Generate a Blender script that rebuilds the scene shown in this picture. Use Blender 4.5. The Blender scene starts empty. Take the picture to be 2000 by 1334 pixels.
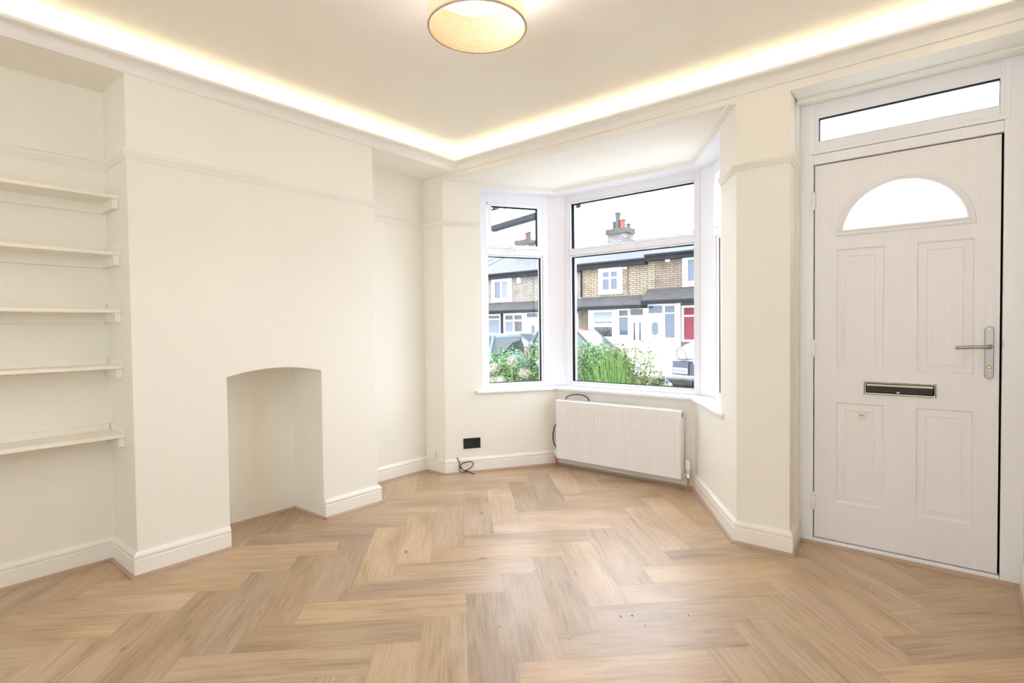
import bpy, bmesh, math, random
from mathutils import Vector, Matrix
random.seed(7)
C = bpy.context.scene.collection
PI = math.pi

# ------------------------------------------------------------------ measurements (metres)
XC, Y1, Y2 = -3.0913, 0.8632, 2.2886          # chimney breast face and its two edges
XA, XB = -3.4404, -3.4757                     # alcove backs
F, G, D = 3.0778, 3.9118, 3.3311              # front wall, bay front wall, door frame
BAY1, BAY4, B2X, B3X = -3.2422, -0.9367, -2.7217, -1.4825
XP, XP2, XR = -0.6703, -0.6858, 0.2415
ZB, ZRAIL, ZLIP, ZC, ZBAY = 2.4352, 2.0306, 2.503, 2.572, 2.400
YBACK = -1.7
FY0, FY1, FZ = 1.3039, 1.8735, 0.9402         # fireplace opening
ZSILL = 0.674
GW = 4.059                                    # centre window plane
H = 1.195
P = lambda *a: Vector(a)
pB1, pB2, pB3, pB4 = P(BAY1, F), P(B2X, G), P(B3X, G), P(BAY4, F)
dL = (pB2 - pB1).normalized(); nL = P(-dL.y, dL.x)
dR = (pB4 - pB3).normalized(); nR = P(-dR.y, dR.x)
LW = 0.1274
I1 = pB1 + dL * 0.312                         # inner end of the left nib
I4 = pB3 + dR * 0.690                         # inner start of the right nib

# ------------------------------------------------------------------ helpers
def thing(name, label, cat, loc=(0, 0, 0), group=None, kind=None):
    o = bpy.data.objects.new(name, None); C.objects.link(o); o.location = loc
    o.empty_display_size = 0.05
    return tag(o, label, cat, group, kind)
def tag(o, label=None, cat=None, group=None, kind=None):
    if label: o['label'] = label
    if cat: o['category'] = cat
    if group: o['group'] = group
    if kind: o['kind'] = kind
    return o
def obj(name, bm, m, parent=None, smooth=None, bevel=0, segs=2):
    """link a bmesh (world coordinates) as ONE mesh object; smooth = sharp angle in degrees"""
    if parent is not None:
        off = Vector(parent.location)
        q = parent.parent
        while q is not None:
            off += Vector(q.location); q = q.parent
        bmesh.ops.translate(bm, verts=bm.verts, vec=-off)
    bmesh.ops.recalc_face_normals(bm, faces=bm.faces)
    me = bpy.data.meshes.new(name); bm.to_mesh(me); bm.free()
    if m: me.materials.append(m)
    if smooth:
        me.polygons.foreach_set('use_smooth', [True] * len(me.polygons))
        me.set_sharp_from_angle(angle=math.radians(smooth))
    o = bpy.data.objects.new(name, me); C.objects.link(o)
    if parent is not None: o.parent = parent
    if bevel:
        b = o.modifiers.new('b', 'BEVEL'); b.width = bevel; b.segments = segs; b.limit_method = 'ANGLE'
        b.angle_limit = math.radians(40)
    return o
def struct(name, bm, m, **k):
    return tag(obj(name, bm, m, **k), kind='structure')
def box(bm, x0, x1, y0, y1, z0, z1, M=None):
    v = [bm.verts.new((x, y, z)) for z in (z0, z1) for y in (y0, y1) for x in (x0, x1)]
    for f in ((0, 2, 3, 1), (4, 5, 7, 6), (0, 1, 5, 4), (2, 6, 7, 3), (0, 4, 6, 2), (1, 3, 7, 5)):
        bm.faces.new([v[i] for i in f])
    if M is not None:
        for q in v: q.co = M @ q.co
    return v
def nb(): return bmesh.new()
def boxes(*bs, M=None):
    bm = nb()
    for b in bs: box(bm, *b, M=M)
    return bm
def prism(bm, pts, z0, z1):
    a = [bm.verts.new((p[0], p[1], z0)) for p in pts]; b = [bm.verts.new((p[0], p[1], z1)) for p in pts]
    bm.faces.new(a[::-1]); bm.faces.new(b); n = len(pts)
    for i in range(n): bm.faces.new((a[i], a[(i + 1) % n], b[(i + 1) % n], b[i]))
def extr(bm, pts, axis, c0, c1, M=None):
    """polygon in the plane of the other two axes extruded along axis ('x': pts are (y,z), 'y': pts are (x,z))"""
    def mk(p, c):
        q = Vector((c, p[0], p[1])) if axis == 'x' else Vector((p[0], c, p[1]))
        return bm.verts.new(M @ q if M is not None else q)
    a = [mk(p, c0) for p in pts]; b = [mk(p, c1) for p in pts]; n = len(pts)
    bm.faces.new(a[::-1]); bm.faces.new(b)
    for i in range(n): bm.faces.new((a[i], a[(i + 1) % n], b[(i + 1) % n], b[i]))
def offs(pl, e, closed=False):
    out = []; n = len(pl)
    for i in range(n):
        b = Vector(pl[i])
        a = Vector(pl[i - 1]) if (i > 0 or closed) else None
        c = Vector(pl[(i + 1) % n]) if (i < n - 1 or closed) else None
        d1 = (b - a).normalized() if a is not None else None
        d2 = (c - b).normalized() if c is not None else None
        if d1 is None: d1 = d2
        if d2 is None: d2 = d1
        n1 = P(d1.y, -d1.x); n2 = P(d2.y, -d2.x); m = n1 + n2
        m = m * (2.0 / m.dot(m)); out.append(b + m * e)
    return out
def sweep(bm, pl, prof, closed=False):
    """profile [(offset to the right of travel, z)] swept along a plan polyline with mitres"""
    rings = []
    cols = [offs(pl, e, closed) for e, z in prof]
    for i in range(len(pl)):
        rings.append([bm.verts.new((cols[k][i].x, cols[k][i].y, prof[k][1])) for k in range(len(prof))])
    n = len(rings); m = len(prof)
    for i in range(n if closed else n - 1):
        r, s = rings[i], rings[(i + 1) % n]
        for k in range(m): bm.faces.new((r[k], r[(k + 1) % m], s[(k + 1) % m], s[k]))
    if not closed:
        bm.faces.new(rings[0]); bm.faces.new(rings[-1][::-1])
def tube(bm, pts, r, seg=8, smooth_n=6, taper=None):
    pts = [Vector(p) for p in pts]
    if smooth_n > 1 and len(pts) > 2:
        o = []
        for i in range(len(pts) - 1):
            p0 = pts[max(i - 1, 0)]; p1 = pts[i]; p2 = pts[i + 1]; p3 = pts[min(i + 2, len(pts) - 1)]
            for s in range(smooth_n):
                t = s / smooth_n
                o.append(0.5 * ((2 * p1) + (p2 - p0) * t + (2 * p0 - 5 * p1 + 4 * p2 - p3) * t * t + (3 * p1 - p0 - 3 * p2 + p3) * t ** 3))
        o.append(pts[-1]); pts = o
    rings = []; up = None
    for i, p in enumerate(pts):
        d = (pts[min(i + 1, len(pts) - 1)] - pts[max(i - 1, 0)]).normalized()
        if up is None: up = d.orthogonal().normalized()
        up = (up - d * up.dot(d)).normalized(); w = d.cross(up)
        rr = r if taper is None else r + (taper - r) * i / (len(pts) - 1)
        rings.append([bm.verts.new(p + (up * math.cos(a) + w * math.sin(a)) * rr) for a in [2 * PI * k / seg for k in range(seg)]])
    for a, b in zip(rings, rings[1:]):
        for k in range(seg): bm.faces.new((a[k], a[(k + 1) % seg], b[(k + 1) % seg], b[k]))
    bm.faces.new(rings[0][::-1]); bm.faces.new(rings[-1])
def lathe(bm, prof, seg=24, M=None, caps=True):
    """prof [(r,z)] round the z axis"""
    rings = []
    for r, z in prof:
        rings.append([bm.verts.new((r * math.cos(2 * PI * k / seg), r * math.sin(2 * PI * k / seg), z)) for k in range(seg)])
    for a, b in zip(rings, rings[1:]):
        for k in range(seg): bm.faces.new((a[k], a[(k + 1) % seg], b[(k + 1) % seg], b[k]))
    if caps: bm.faces.new(rings[0][::-1]); bm.faces.new(rings[-1])
    if M is not None:
        for r in rings:
            for v in r: v.co = M @ v.co
def sphere(bm, c, r, sx=1, sy=1, sz=1, u=12, v=8):
    bmesh.ops.create_uvsphere(bm, u_segments=u, v_segments=v, radius=r,
                              matrix=Matrix.Translation(c) @ Matrix.Diagonal((sx, sy, sz, 1)))
def ring(bm, x0, x1, z0, z1, w, y0, y1, M=None):
    """rectangular frame of width w lying inside x0..x1, z0..z1"""
    box(bm, x0, x0 + w, y0, y1, z0, z1, M); box(bm, x1 - w, x1, y0, y1, z0, z1, M)
    box(bm, x0 + w, x1 - w, y0, y1, z0, z0 + w, M); box(bm, x0 + w, x1 - w, y0, y1, z1 - w, z1, M)

# ------------------------------------------------------------------ materials
def mat(name, col, rough=.5, metal=0, spec=.5, trans=0, emit=None, es=0):
    m = bpy.data.materials.new(name); m.use_nodes = True
    b = m.node_tree.nodes['Principled BSDF']
    b.inputs['Base Color'].default_value = (*col, 1); b.inputs['Roughness'].default_value = rough
    b.inputs['Metallic'].default_value = metal; b.inputs['Specular IOR Level'].default_value = spec
    if emit:
        b.inputs['Emission Color'].default_value = (*emit, 1); b.inputs['Emission Strength'].default_value = es
    return m
class NT:
    def __init__(s, m): s.t = m.node_tree; s.b = s.t.nodes.get('Principled BSDF'); s.out = s.t.nodes['Material Output']
    def n(s, typ, **k):
        o = s.t.nodes.new(typ)
        for a, v in k.items():
            if a.startswith('i_'):
                key = a[2:]; o.inputs[int(key) if key.isdigit() else key].default_value = v
            else: setattr(o, a, v)
        return o
    def l(s, a, b): s.t.links.new(a, b)
    def math(s, op, a, b=None, c=None):
        o = s.n('ShaderNodeMath', operation=op)
        for i, v in enumerate((a, b, c)):
            if v is None: continue
            if isinstance(v, (int, float)): o.inputs[i].default_value = v
            else: s.l(v, o.inputs[i])
        return o.outputs[0]
def ramp(nt, fac, stops):
    r = nt.n('ShaderNodeValToRGB'); nt.l(fac, r.inputs[0]); e = r.color_ramp.elements
    while len(e) < len(stops): e.new(.5)
    for k, (p, c) in enumerate(stops): e[k].position = p; e[k].color = (*c, 1) if len(c) == 3 else c
    return r.outputs[0]
def mixc(nt, fac, a, b, mode='MIX'):
    m = nt.n('ShaderNodeMix', data_type='RGBA', blend_type=mode)
    if isinstance(fac, (int, float)): m.inputs[0].default_value = fac
    else: nt.l(fac, m.inputs[0])
    for v, i in ((a, 6), (b, 7)):
        if isinstance(v, tuple): m.inputs[i].default_value = (*v, 1)
        else: nt.l(v, m.inputs[i])
    return m.outputs[2]
def paint(name, col, rough=.6, bump=.05, scale=120, spec=.3):
    m = mat(name, col, rough, spec=spec); t = NT(m)
    tc = t.n('ShaderNodeTexCoord')
    nz = t.n('ShaderNodeTexNoise', i_Scale=scale, i_Detail=3.0); t.l(tc.outputs['Object'], nz.inputs['Vector'])
    nz2 = t.n('ShaderNodeTexNoise', i_Scale=1.7, i_Detail=3.0); t.l(tc.outputs['Object'], nz2.inputs['Vector'])
    c = ramp(t, nz2.outputs[0], [(.3, tuple(x * .985 for x in col)), (.7, tuple(min(1, x * 1.01) for x in col))])
    t.l(c, t.b.inputs['Base Color'])
    bp = t.n('ShaderNodeBump', i_Strength=bump, i_Distance=.002); t.l(nz.outputs[0], bp.inputs['Height'])
    t.l(bp.outputs[0], t.b.inputs['Normal'])
    return m
M_WALL = paint('wall_paint', (.870, .852, .780))
M_CEIL = paint('ceiling_paint', (.905, .875, .79), bump=.04)
M_TRIM = paint('trim_gloss', (.885, .865, .81), rough=.32, bump=.02, scale=60, spec=.5)
M_COVE = paint('cove_paint', (.86, .845, .81), rough=.6)
M_SHELF = paint('shelf_paint', (.89, .86, .78), rough=.45, bump=.04)
M_UPVC = mat('white_upvc', (.875, .875, .905), .28)
M_RAD = mat('radiator_enamel', (.915, .90, .925), .3)
M_BLACK = mat('black_gasket', (.005, .005, .006), .7, spec=.04)
M_BLKPL = mat('black_plastic', (.012, .012, .013), .35)
M_CHROME = mat('chrome', (.82, .81, .80), .06, 1)
M_BRUSH = mat('brushed_nickel', (.40, .385, .365), .42, 1)
M_BRASS = mat('brass', (.62, .42, .22), .3, 1)
M_COPPER = mat('copper', (.72, .30, .20), .3, 1)
M_WHITEPL = mat('white_plastic', (.86, .85, .82), .35)
M_DARK = mat('dark_slot', (.02, .02, .02), .8)

def m_glass():
    m = bpy.data.materials.new('window_glass'); m.use_nodes = True; t = NT(m); t.t.nodes.remove(t.b)
    tr = t.n('ShaderNodeBsdfTransparent'); tr.inputs[0].default_value = (.985, .992, .99, 1)
    gl = t.n('ShaderNodeBsdfGlossy', i_Roughness=.0)
    lw = t.n('ShaderNodeLayerWeight', i_Blend=.5)
    fr = t.math('ADD', t.math('MULTIPLY', t.math('POWER', lw.outputs['Facing'], 5.0), .95), .035)
    mx = t.n('ShaderNodeMixShader'); t.l(fr, mx.inputs[0]); t.l(tr.outputs[0], mx.inputs[1]); t.l(gl.outputs[0], mx.inputs[2])
    t.l(mx.outputs[0], t.out.inputs[0]); return m
M_GLASS = m_glass()
def m_frost():
    m = bpy.data.materials.new('obscure_glass'); m.use_nodes = True; t = NT(m); t.t.nodes.remove(t.b)
    tr = t.n('ShaderNodeBsdfTransparent'); tr.inputs[0].default_value = (.9, .92, .93, 1)
    tl = t.n('ShaderNodeBsdfTranslucent'); tl.inputs[0].default_value = (.9, .92, .94, 1)
    mx = t.n('ShaderNodeMixShader', i_0=.5); t.l(tr.outputs[0], mx.inputs[1]); t.l(tl.outputs[0], mx.inputs[2])
    t.l(mx.outputs[0], t.out.inputs[0]); return m
M_FROST = m_frost()

def m_oak():
    m = mat('oak_herringbone', (.5, .36, .22), .30, spec=.50); t = NT(m)
    t.b.inputs['Coat Weight'].default_value = .05; t.b.inputs['Coat Roughness'].default_value = .38
    uv = t.n('ShaderNodeUVMap', uv_map='plank'); rd = t.n('ShaderNodeUVMap', uv_map='rand')
    s = t.n('ShaderNodeSeparateXYZ'); t.l(uv.outputs[0], s.inputs[0])
    r = t.n('ShaderNodeSeparateXYZ'); t.l(rd.outputs[0], r.inputs[0])
    al = t.math('ADD', s.outputs[0], t.math('MULTIPLY', r.outputs[0], 37.0))
    ac = t.math('ADD', s.outputs[1], t.math('MULTIPLY', r.outputs[1], 53.0))
    def vec(sa, sc):
        c = t.n('ShaderNodeCombineXYZ'); t.l(t.math('MULTIPLY', al, sa), c.inputs[0]); t.l(t.math('MULTIPLY', ac, sc), c.inputs[1]); return c.outputs[0]
    big = t.n('ShaderNodeTexNoise', i_Scale=1.0, i_Detail=4.0, i_Distortion=.6); t.l(vec(1.8, 6.5), big.inputs['Vector'])
    fine = t.n('ShaderNodeTexNoise', i_Scale=1.0, i_Detail=6.0, i_Roughness=.7); t.l(vec(4, 190), fine.inputs['Vector'])
    mid = t.n('ShaderNodeTexNoise', i_Scale=1.0, i_Detail=6.0, i_Distortion=1.6, i_Roughness=.68); t.l(vec(2.0, 42), mid.inputs['Vector'])
    wv = t.n('ShaderNodeTexWave', i_Scale=1.0, i_Distortion=7.0, i_Detail=3.0); wv.inputs['Detail Scale'].default_value = .9
    wv.bands_direction = 'Y'; t.l(vec(1.3, 11), wv.inputs['Vector'])
    g = t.math('ADD', t.math('MULTIPLY', mid.outputs[0], .42), t.math('ADD', t.math('MULTIPLY', big.outputs[0], .36), t.math('MULTIPLY', fine.outputs[0], .36)))
    g = t.math('ADD', g, t.math('MULTIPLY', wv.outputs[0], .0))
    col = ramp(t, g, [(.44, OAK[0]), (.53, OAK[1]), (.60, OAK[2]), (.70, OAK[3])])
    # dark fine streaks
    st = t.math('MULTIPLY', ramp(t, mid.outputs[0], [(.56, (0, 0, 0)), (.76, (1, 1, 1))]), t.math('MULTIPLY', fine.outputs[0], 1.0))
    col = mixc(t, st, col, (.25, .165, .10))
    # knots
    vo = t.n('ShaderNodeTexVoronoi', i_Scale=1.0, i_Randomness=1.0); t.l(vec(3.1, 7.5), vo.inputs['Vector'])
    kn = ramp(t, vo.outputs['Distance'], [(.03, (1, 1, 1)), (.11, (0, 0, 0))])
    sel = t.n('ShaderNodeSeparateXYZ'); t.l(vo.outputs['Color'], sel.inputs[0])
    kf = t.math('MULTIPLY', kn, t.math('MULTIPLY', t.math('GREATER_THAN', sel.outputs[0], .55), .8))
    col = mixc(t, kf, col, (.16, .11, .085))
    # plank to plank variation in tone
    pv = t.n('ShaderNodeSeparateXYZ'); t.l(rd.outputs[0], pv.inputs[0])
    tone = ramp(t, pv.outputs[0], [(0, (.80, .79, .80)), (.5, (1, 1, 1)), (1, (1.13, 1.12, 1.10))])
    col = mixc(t, 1.0, col, tone, 'MULTIPLY')
    hue = ramp(t, pv.outputs[1], [(0, (1.0, 1.0, 1.06)), (.5, (1, 1, 1)), (1, (1.04, 1.0, .93))])
    col = mixc(t, 1.0, col, hue, 'MULTIPLY')
    # joints
    e = t.n('ShaderNodeUVMap', uv_map='edge'); es = t.n('ShaderNodeSeparateXYZ'); t.l(e.outputs[0], es.inputs[0])
    j = t.math('MINIMUM', es.outputs[0], es.outputs[1])
    jf = ramp(t, t.math('MULTIPLY', j, 100.0), [(.05, (1, 1, 1)), (.22, (0, 0, 0))])
    col = mixc(t, t.math('MULTIPLY', jf, .5), col, (.30, .21, .14))
    t.l(col, t.b.inputs['Base Color'])
    h = t.math('SUBTRACT', t.math('MULTIPLY', fine.outputs[0], .35), t.math('MULTIPLY', jf, 1.5))
    bp = t.n('ShaderNodeBump', i_Strength=.18, i_Distance=.0010); t.l(h, bp.inputs['Height']); t.l(bp.outputs[0], t.b.inputs['Normal'])
    t.l(t.math('ADD', t.math('MULTIPLY', mid.outputs[0], .10), .33), t.b.inputs['Roughness'])
    return m
OAK = [(.305, .212, .128), (.425, .304, .19), (.505, .374, .246), (.60, .466, .332)]
M_OAK = m_oak()
M_BEAD = mat('oak_bead', (.47, .335, .255), .45)

def m_door():
    m = mat('door_skin', (.86, .85, .86), .42); t = NT(m); tc = t.n('ShaderNodeTexCoord')
    mp = t.n('ShaderNodeMapping'); mp.inputs['Scale'].default_value = (26, 1, 2.2); t.l(tc.outputs['Object'], mp.inputs[0])
    w = t.n('ShaderNodeTexWave', i_Scale=1.0, i_Distortion=5.0, i_Detail=3.0); w.bands_direction = 'X'; t.l(mp.outputs[0], w.inputs['Vector'])
    mp2 = t.n('ShaderNodeMapping'); mp2.inputs['Scale'].default_value = (160, 1, 7); t.l(tc.outputs['Object'], mp2.inputs[0])
    n = t.n('ShaderNodeTexNoise', i_Scale=1.0, i_Detail=4.0); t.l(mp2.outputs[0], n.inputs['Vector'])
    h = t.math('ADD', t.math('MULTIPLY', w.outputs[0], .6), n.outputs[0])
    bp = t.n('ShaderNodeBump', i_Strength=.5, i_Distance=.0015); t.l(h, bp.inputs['Height']); t.l(bp.outputs[0], t.b.inputs['Normal'])
    return m
M_DOOR = m_door()

def m_shade():
    m = bpy.data.materials.new('shade_fabric'); m.use_nodes = True; t = NT(m); t.t.nodes.remove(t.b)
    d = t.n('ShaderNodeBsdfDiffuse'); d.inputs[0].default_value = (.86, .74, .58, 1)
    tl = t.n('ShaderNodeBsdfTranslucent'); tl.inputs[0].default_value = (.90, .74, .54, 1)
    mx = t.n('ShaderNodeMixShader', i_0=.42); t.l(d.outputs[0], mx.inputs[1]); t.l(tl.outputs[0], mx.inputs[2])
    t.l(mx.outputs[0], t.out.inputs[0]); return m
M_SHADE = m_shade()
def m_liner():
    m = bpy.data.materials.new('shade_liner'); m.use_nodes = True; t = NT(m); t.t.nodes.remove(t.b)
    uv = t.n('ShaderNodeUVMap', uv_map='UVMap')
    mp = t.n('ShaderNodeMapping'); mp.inputs['Scale'].default_value = (1, 1, 1); t.l(uv.outputs[0], mp.inputs[0])
    s = t.n('ShaderNodeSeparateXYZ'); t.l(mp.outputs[0], s.inputs[0])
    # staggered rows of woven dots
    row = t.math('FLOOR', s.outputs[1]); par = t.math('MULTIPLY', t.math('MODULO', row, 2.0), .5)
    fx = t.math('SUBTRACT', t.math('FRACT', t.math('ADD', s.outputs[0], par)), .5)
    fy = t.math('SUBTRACT', t.math('FRACT', s.outputs[1]), .5)
    dd = t.math('SQRT', t.math('ADD', t.math('MULTIPLY', fx, fx), t.math('MULTIPLY', fy, fy)))
    col = ramp(t, dd, [(.20, (.40, .31, .185)), (.46, (.185, .12, .06))])
    d = t.n('ShaderNodeBsdfDiffuse'); t.l(col, d.inputs[0])
    tl = t.n('ShaderNodeBsdfTranslucent'); t.l(mixc(t, .75, col, (.92, .80, .62)), tl.inputs[0])
    mx = t.n('ShaderNodeMixShader', i_0=.45); t.l(d.outputs[0], mx.inputs[1]); t.l(tl.outputs[0], mx.inputs[2])
    t.l(mx.outputs[0], t.out.inputs[0]); return m
M_LINER = m_liner()
def m_emit(name, col, s):
    m = bpy.data.materials.new(name); m.use_nodes = True; t = NT(m); t.t.nodes.remove(t.b)
    e = t.n('ShaderNodeEmission'); e.inputs[0].default_value = (*col, 1); e.inputs[1].default_value = s
    t.l(e.outputs[0], t.out.inputs[0]); return m

# ------------------------------------------------------------------ light levels
SKY_L = 7.2
M_LED = m_emit('led_light', (1.0, .82, .56), 22.0)
M_BULB = m_emit('bulb_light', (1.0, .985, 1.08), 248.0)

# ================================================================== SETTING
# ---- floor: herringbone planks clipped to the room
def clip_poly(poly, clip):
    out = poly
    n = len(clip)
    for i in range(n):
        a = clip[i]; b = clip[(i + 1) % n]; inp = out; out = []
        if not inp: return []
        def side(p): return (b[0] - a[0]) * (p[1] - a[1]) - (b[1] - a[1]) * (p[0] - a[0])
        for k in range(len(inp)):
            p, q = inp[k], inp[(k + 1) % len(inp)]; sp, sq = side(p), side(q)
            if sp >= 0: out.append(p)
            if (sp > 0 > sq) or (sp < 0 < sq):
                t = sp / (sp - sq); out.append((p[0] + (q[0] - p[0]) * t, p[1] + (q[1] - p[1]) * t))
    return out
def build_floor():
    bm = nb(); L1 = bm.loops.layers.uv.new('plank'); L2 = bm.loops.layers.uv.new('rand'); L3 = bm.loops.layers.uv.new('edge')
    W = .175; N = 4; ox, oy = -1.085, 2.100; s = math.sqrt(.5)
    regions = [[(XB - .05, YBACK), (XR + .05, YBACK), (XR + .05, F), (XB - .05, F)],
               [(BAY1 - .1, F), (BAY4 + .1, F), (B3X + .1, G + .1), (B2X - .1, G + .1)],
               [(XP2 - .05, F), (XR + .05, F), (XR + .05, D + .1), (XP2 - .05, D + .1)]]
    cache = {}
    def xy(u, v): return (ox + (u - v) * s, oy + (u + v) * s)
    def plank(u0, u1, v0, v1, along_u):
        quad = [xy(u0, v0), xy(u1, v0), xy(u1, v1), xy(u0, v1)]
        r1, r2 = random.random(), random.random()
        for rg in regions:
            pg = clip_poly(quad, rg)
            if len(pg) < 3: continue
            vs = [bm.verts.new((x, y, 0)) for x, y in pg]
            try: f = bm.faces.new(vs)
            except ValueError: continue
            for lp in f.loops:
                x, y = lp.vert.co.x - ox, lp.vert.co.y - oy
                u = (x + y) * s; v = (y - x) * s
                a, c = (u - u0, v - v0) if along_u else (v - v0, u - u0)
                lp[L1].uv = (a, c); lp[L2].uv = (r1, r2)
    R = range(-40, 40)
    for i in R:
        for j in R:
            k = (i - j) % (2 * N)
            if k == 0: plank(i * W, (i + N) * W, j * W, (j + 1) * W, True)
            elif k == 2 * N - 1: plank(i * W, (i + 1) * W, j * W, (j + N) * W, False)
    # subdivided copies are not needed: the edge distance comes from the plank coordinates
    me_faces = list(bm.faces)
    for f in me_faces:
        for lp in f.loops: lp[L3].uv = lp[L1].uv
    return bm
fb = build_floor()
# the joint mask is computed in the shader from the plank coordinates (0..L along, 0..W across)
t = NT(M_OAK)
for n_ in list(t.t.nodes):
    if n_.bl_idname == 'ShaderNodeUVMap' and n_.uv_map == 'edge':
        sx = n_.outputs[0].links[0].to_node
        for lk in list(sx.outputs[0].links) + list(sx.outputs[1].links):
            to = lk.to_socket; src = lk.from_socket; size = .70 if src == sx.outputs[0] else .175
            t.t.links.remove(lk)
            t.l(t.math('MINIMUM', src, t.math('SUBTRACT', size, src)), to)
fl = struct('floor', fb, M_OAK)
tag(fl, 'light oak herringbone plank floor', 'floor')

# ---- walls
TH = .2; ZT = 2.75
bm = nb(); box(bm, XA - TH, XA, YBACK - .1, Y2 - .2, 0, ZT); box(bm, XB - TH, XB, Y2 - .2, F + .02, 0, ZT)
tag(struct('wall_left', bm, M_WALL), 'cream painted wall at the back of the two alcoves', 'wall')
# chimney breast with arched recess
pts = [(Y1, 0), (FY0, 0), (FY0, FZ)]
NA = 18
for k in range(1, NA):
    a = k / NA; pts.append((FY0 + (FY1 - FY0) * a, FZ + .036 * (1 - (2 * a - 1) ** 2)))
pts += [(FY1, FZ), (FY1, 0), (Y2, 0), (Y2, ZT), (Y1, ZT)]
bm = nb(); extr(bm, pts, 'x', XC, XB - .05)
tag(struct('wall_chimney_breast', bm, M_WALL, bevel=.004), 'cream chimney breast with an arched fireplace recess', 'wall')
bm = boxes((XA - .02, XC, YBACK - .1, -.5, 0, ZT))
struct('wall_left_return', bm, M_WALL)
# front wall with the two bay nibs, header, pier, door head
O1 = I1 + nL * .30; O4 = I4 + nR * .30
bm = nb()
prism(bm, [(XB - TH, F), (BAY1, F), tuple(I1), tuple(O1), (XB - TH, F + .62)], 0, ZT)
prism(bm, [tuple(I4), (BAY4, F), (XP, F), (XP2, D), (XP2, D + .14), tuple(O4)], 0, ZT)
box(bm, BAY1, BAY4, F, F + .2, ZBAY + .0005, ZT)
box(bm, XP, XR + .05, F, D + .14, 2.392, ZT)
tag(struct('wall_front', bm, M_WALL), 'cream front wall around the bay window and the door', 'wall')
# bay walls below and above the windows
line = [tuple(I1), tuple(pB2), tuple(pB3), tuple(I4)]
outer = [tuple(v) for v in offs(line, -.26)]
bm = nb(); prism(bm, line + outer[::-1], 0, ZSILL - .022)
head = [tuple(v) for v in offs(line, -.10)]
prism(bm, line + outer[::-1], 2.372, ZT)
tag(struct('wall_bay', bm, M_WALL), 'cream dwarf wall under the bay windows', 'wall')
bm = boxes((XR, XR + TH, YBACK - .1, D + .14, 0, ZT))
tag(struct('wall_right', bm, M_WALL), 'cream wall right of the front door', 'wall')
# back wall behind the camera, with an added window opening for fill daylight
bm = boxes((XA - TH, -1.42, YBACK - .15, YBACK, 0, ZT), (.15, XR + TH, YBACK - .15, YBACK, 0, ZT), (-1.42, .15, YBACK - .15, YBACK, 2.1, ZT), (-1.42, .15, YBACK - .15, YBACK, 0, .92))
struct('wall_back', bm, M_WALL)
struct('reflected_panel', boxes((-1.3, .1, YBACK, YBACK + .02, .0, .80)), mat('dark_reflected_panel', (.035, .027, .022), .45), bevel=.004)  # unseen dark panel, added so the chrome letterbox has something dark to reflect
# ---- ceilings
bm = boxes((XA - TH, XR + TH, YBACK - .15, D + .14, ZC, ZC + .12))
tag(struct('ceiling', bm, M_CEIL), 'cream tray ceiling lit from its edges', 'ceiling')
bm = boxes((XA - TH, XC - .0005, -.5, Y1, ZB, ZC - .001), (XB - TH, XC - .0005, Y2, F + .02, ZB, ZC - .001))
struct('ceiling_alcove', bm, M_CEIL)
bm = nb(); prism(bm, [tuple(v) for v in offs([tuple(pB1), tuple(pB2), tuple(pB3), tuple(pB4)], -.10)], ZBAY, ZBAY + .1)
struct('ceiling_bay', bm, M_CEIL)

# ---- cove cornice
prof = [(0, ZB), (.010, ZB), (.014, ZB + .010)]
for k in range(7):
    a = k / 6 * PI / 2
    prof.append((.016 + .046 * (1 - math.cos(a)), ZB + .014 + (ZLIP - ZB - .030) * math.sin(a) ** .9))
prof += [(.070, ZLIP - .012), (.072, ZLIP), (.062, ZLIP), (.060, ZLIP - .018), (0, ZLIP - .018)]
bm = nb(); sweep(bm, [(XC, YBACK), (XC, F), (XR, F), (XR, YBACK)], prof, closed=True)
tag(struct('trim_1', bm, M_COVE, smooth=35), 'white plaster cove cornice with a lighting ledge', 'cornice')
# LED strip lying on the ledge of the cove
bm = nb(); sweep(bm, [(XC, YBACK), (XC, F), (XR, F), (XR, YBACK)], [(.016, ZLIP - .018), (.028, ZLIP - .018), (.028, ZLIP - .0145), (.016, ZLIP - .0145)], closed=True)
tag(obj('led_strip', bm, M_LED), 'warm white light strip glowing along the top of the ceiling cove', 'light strip')
# ---- picture rail
def rail(name, pl, z):
    prof = [(0, z), (.006, z), (.010, z + .007), (.011, z + .016), (.018, z + .022), (.021, z + .034), (.019, z + .042), (.010, z + .047), (0, z + .050)]
    bm = nb(); sweep(bm, pl, prof)
    return struct(name, bm, M_WALL, smooth=50)
tag(rail('trim_2', [(XA, -.5), (XA, Y1), (XC, Y1), (XC, Y2), (XB, Y2), (XB, F), (BAY1, F), tuple(pB1 + dL * .306)], ZRAIL), 'cream picture rail running round the chimney breast and alcoves', 'picture rail')
tag(rail('trim_3', [tuple(pB3 + dR * .696), (BAY4, F), (XP, F), (XP2, D - .008)], ZRAIL), 'cream picture rail on the pier beside the door', 'picture rail')
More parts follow.
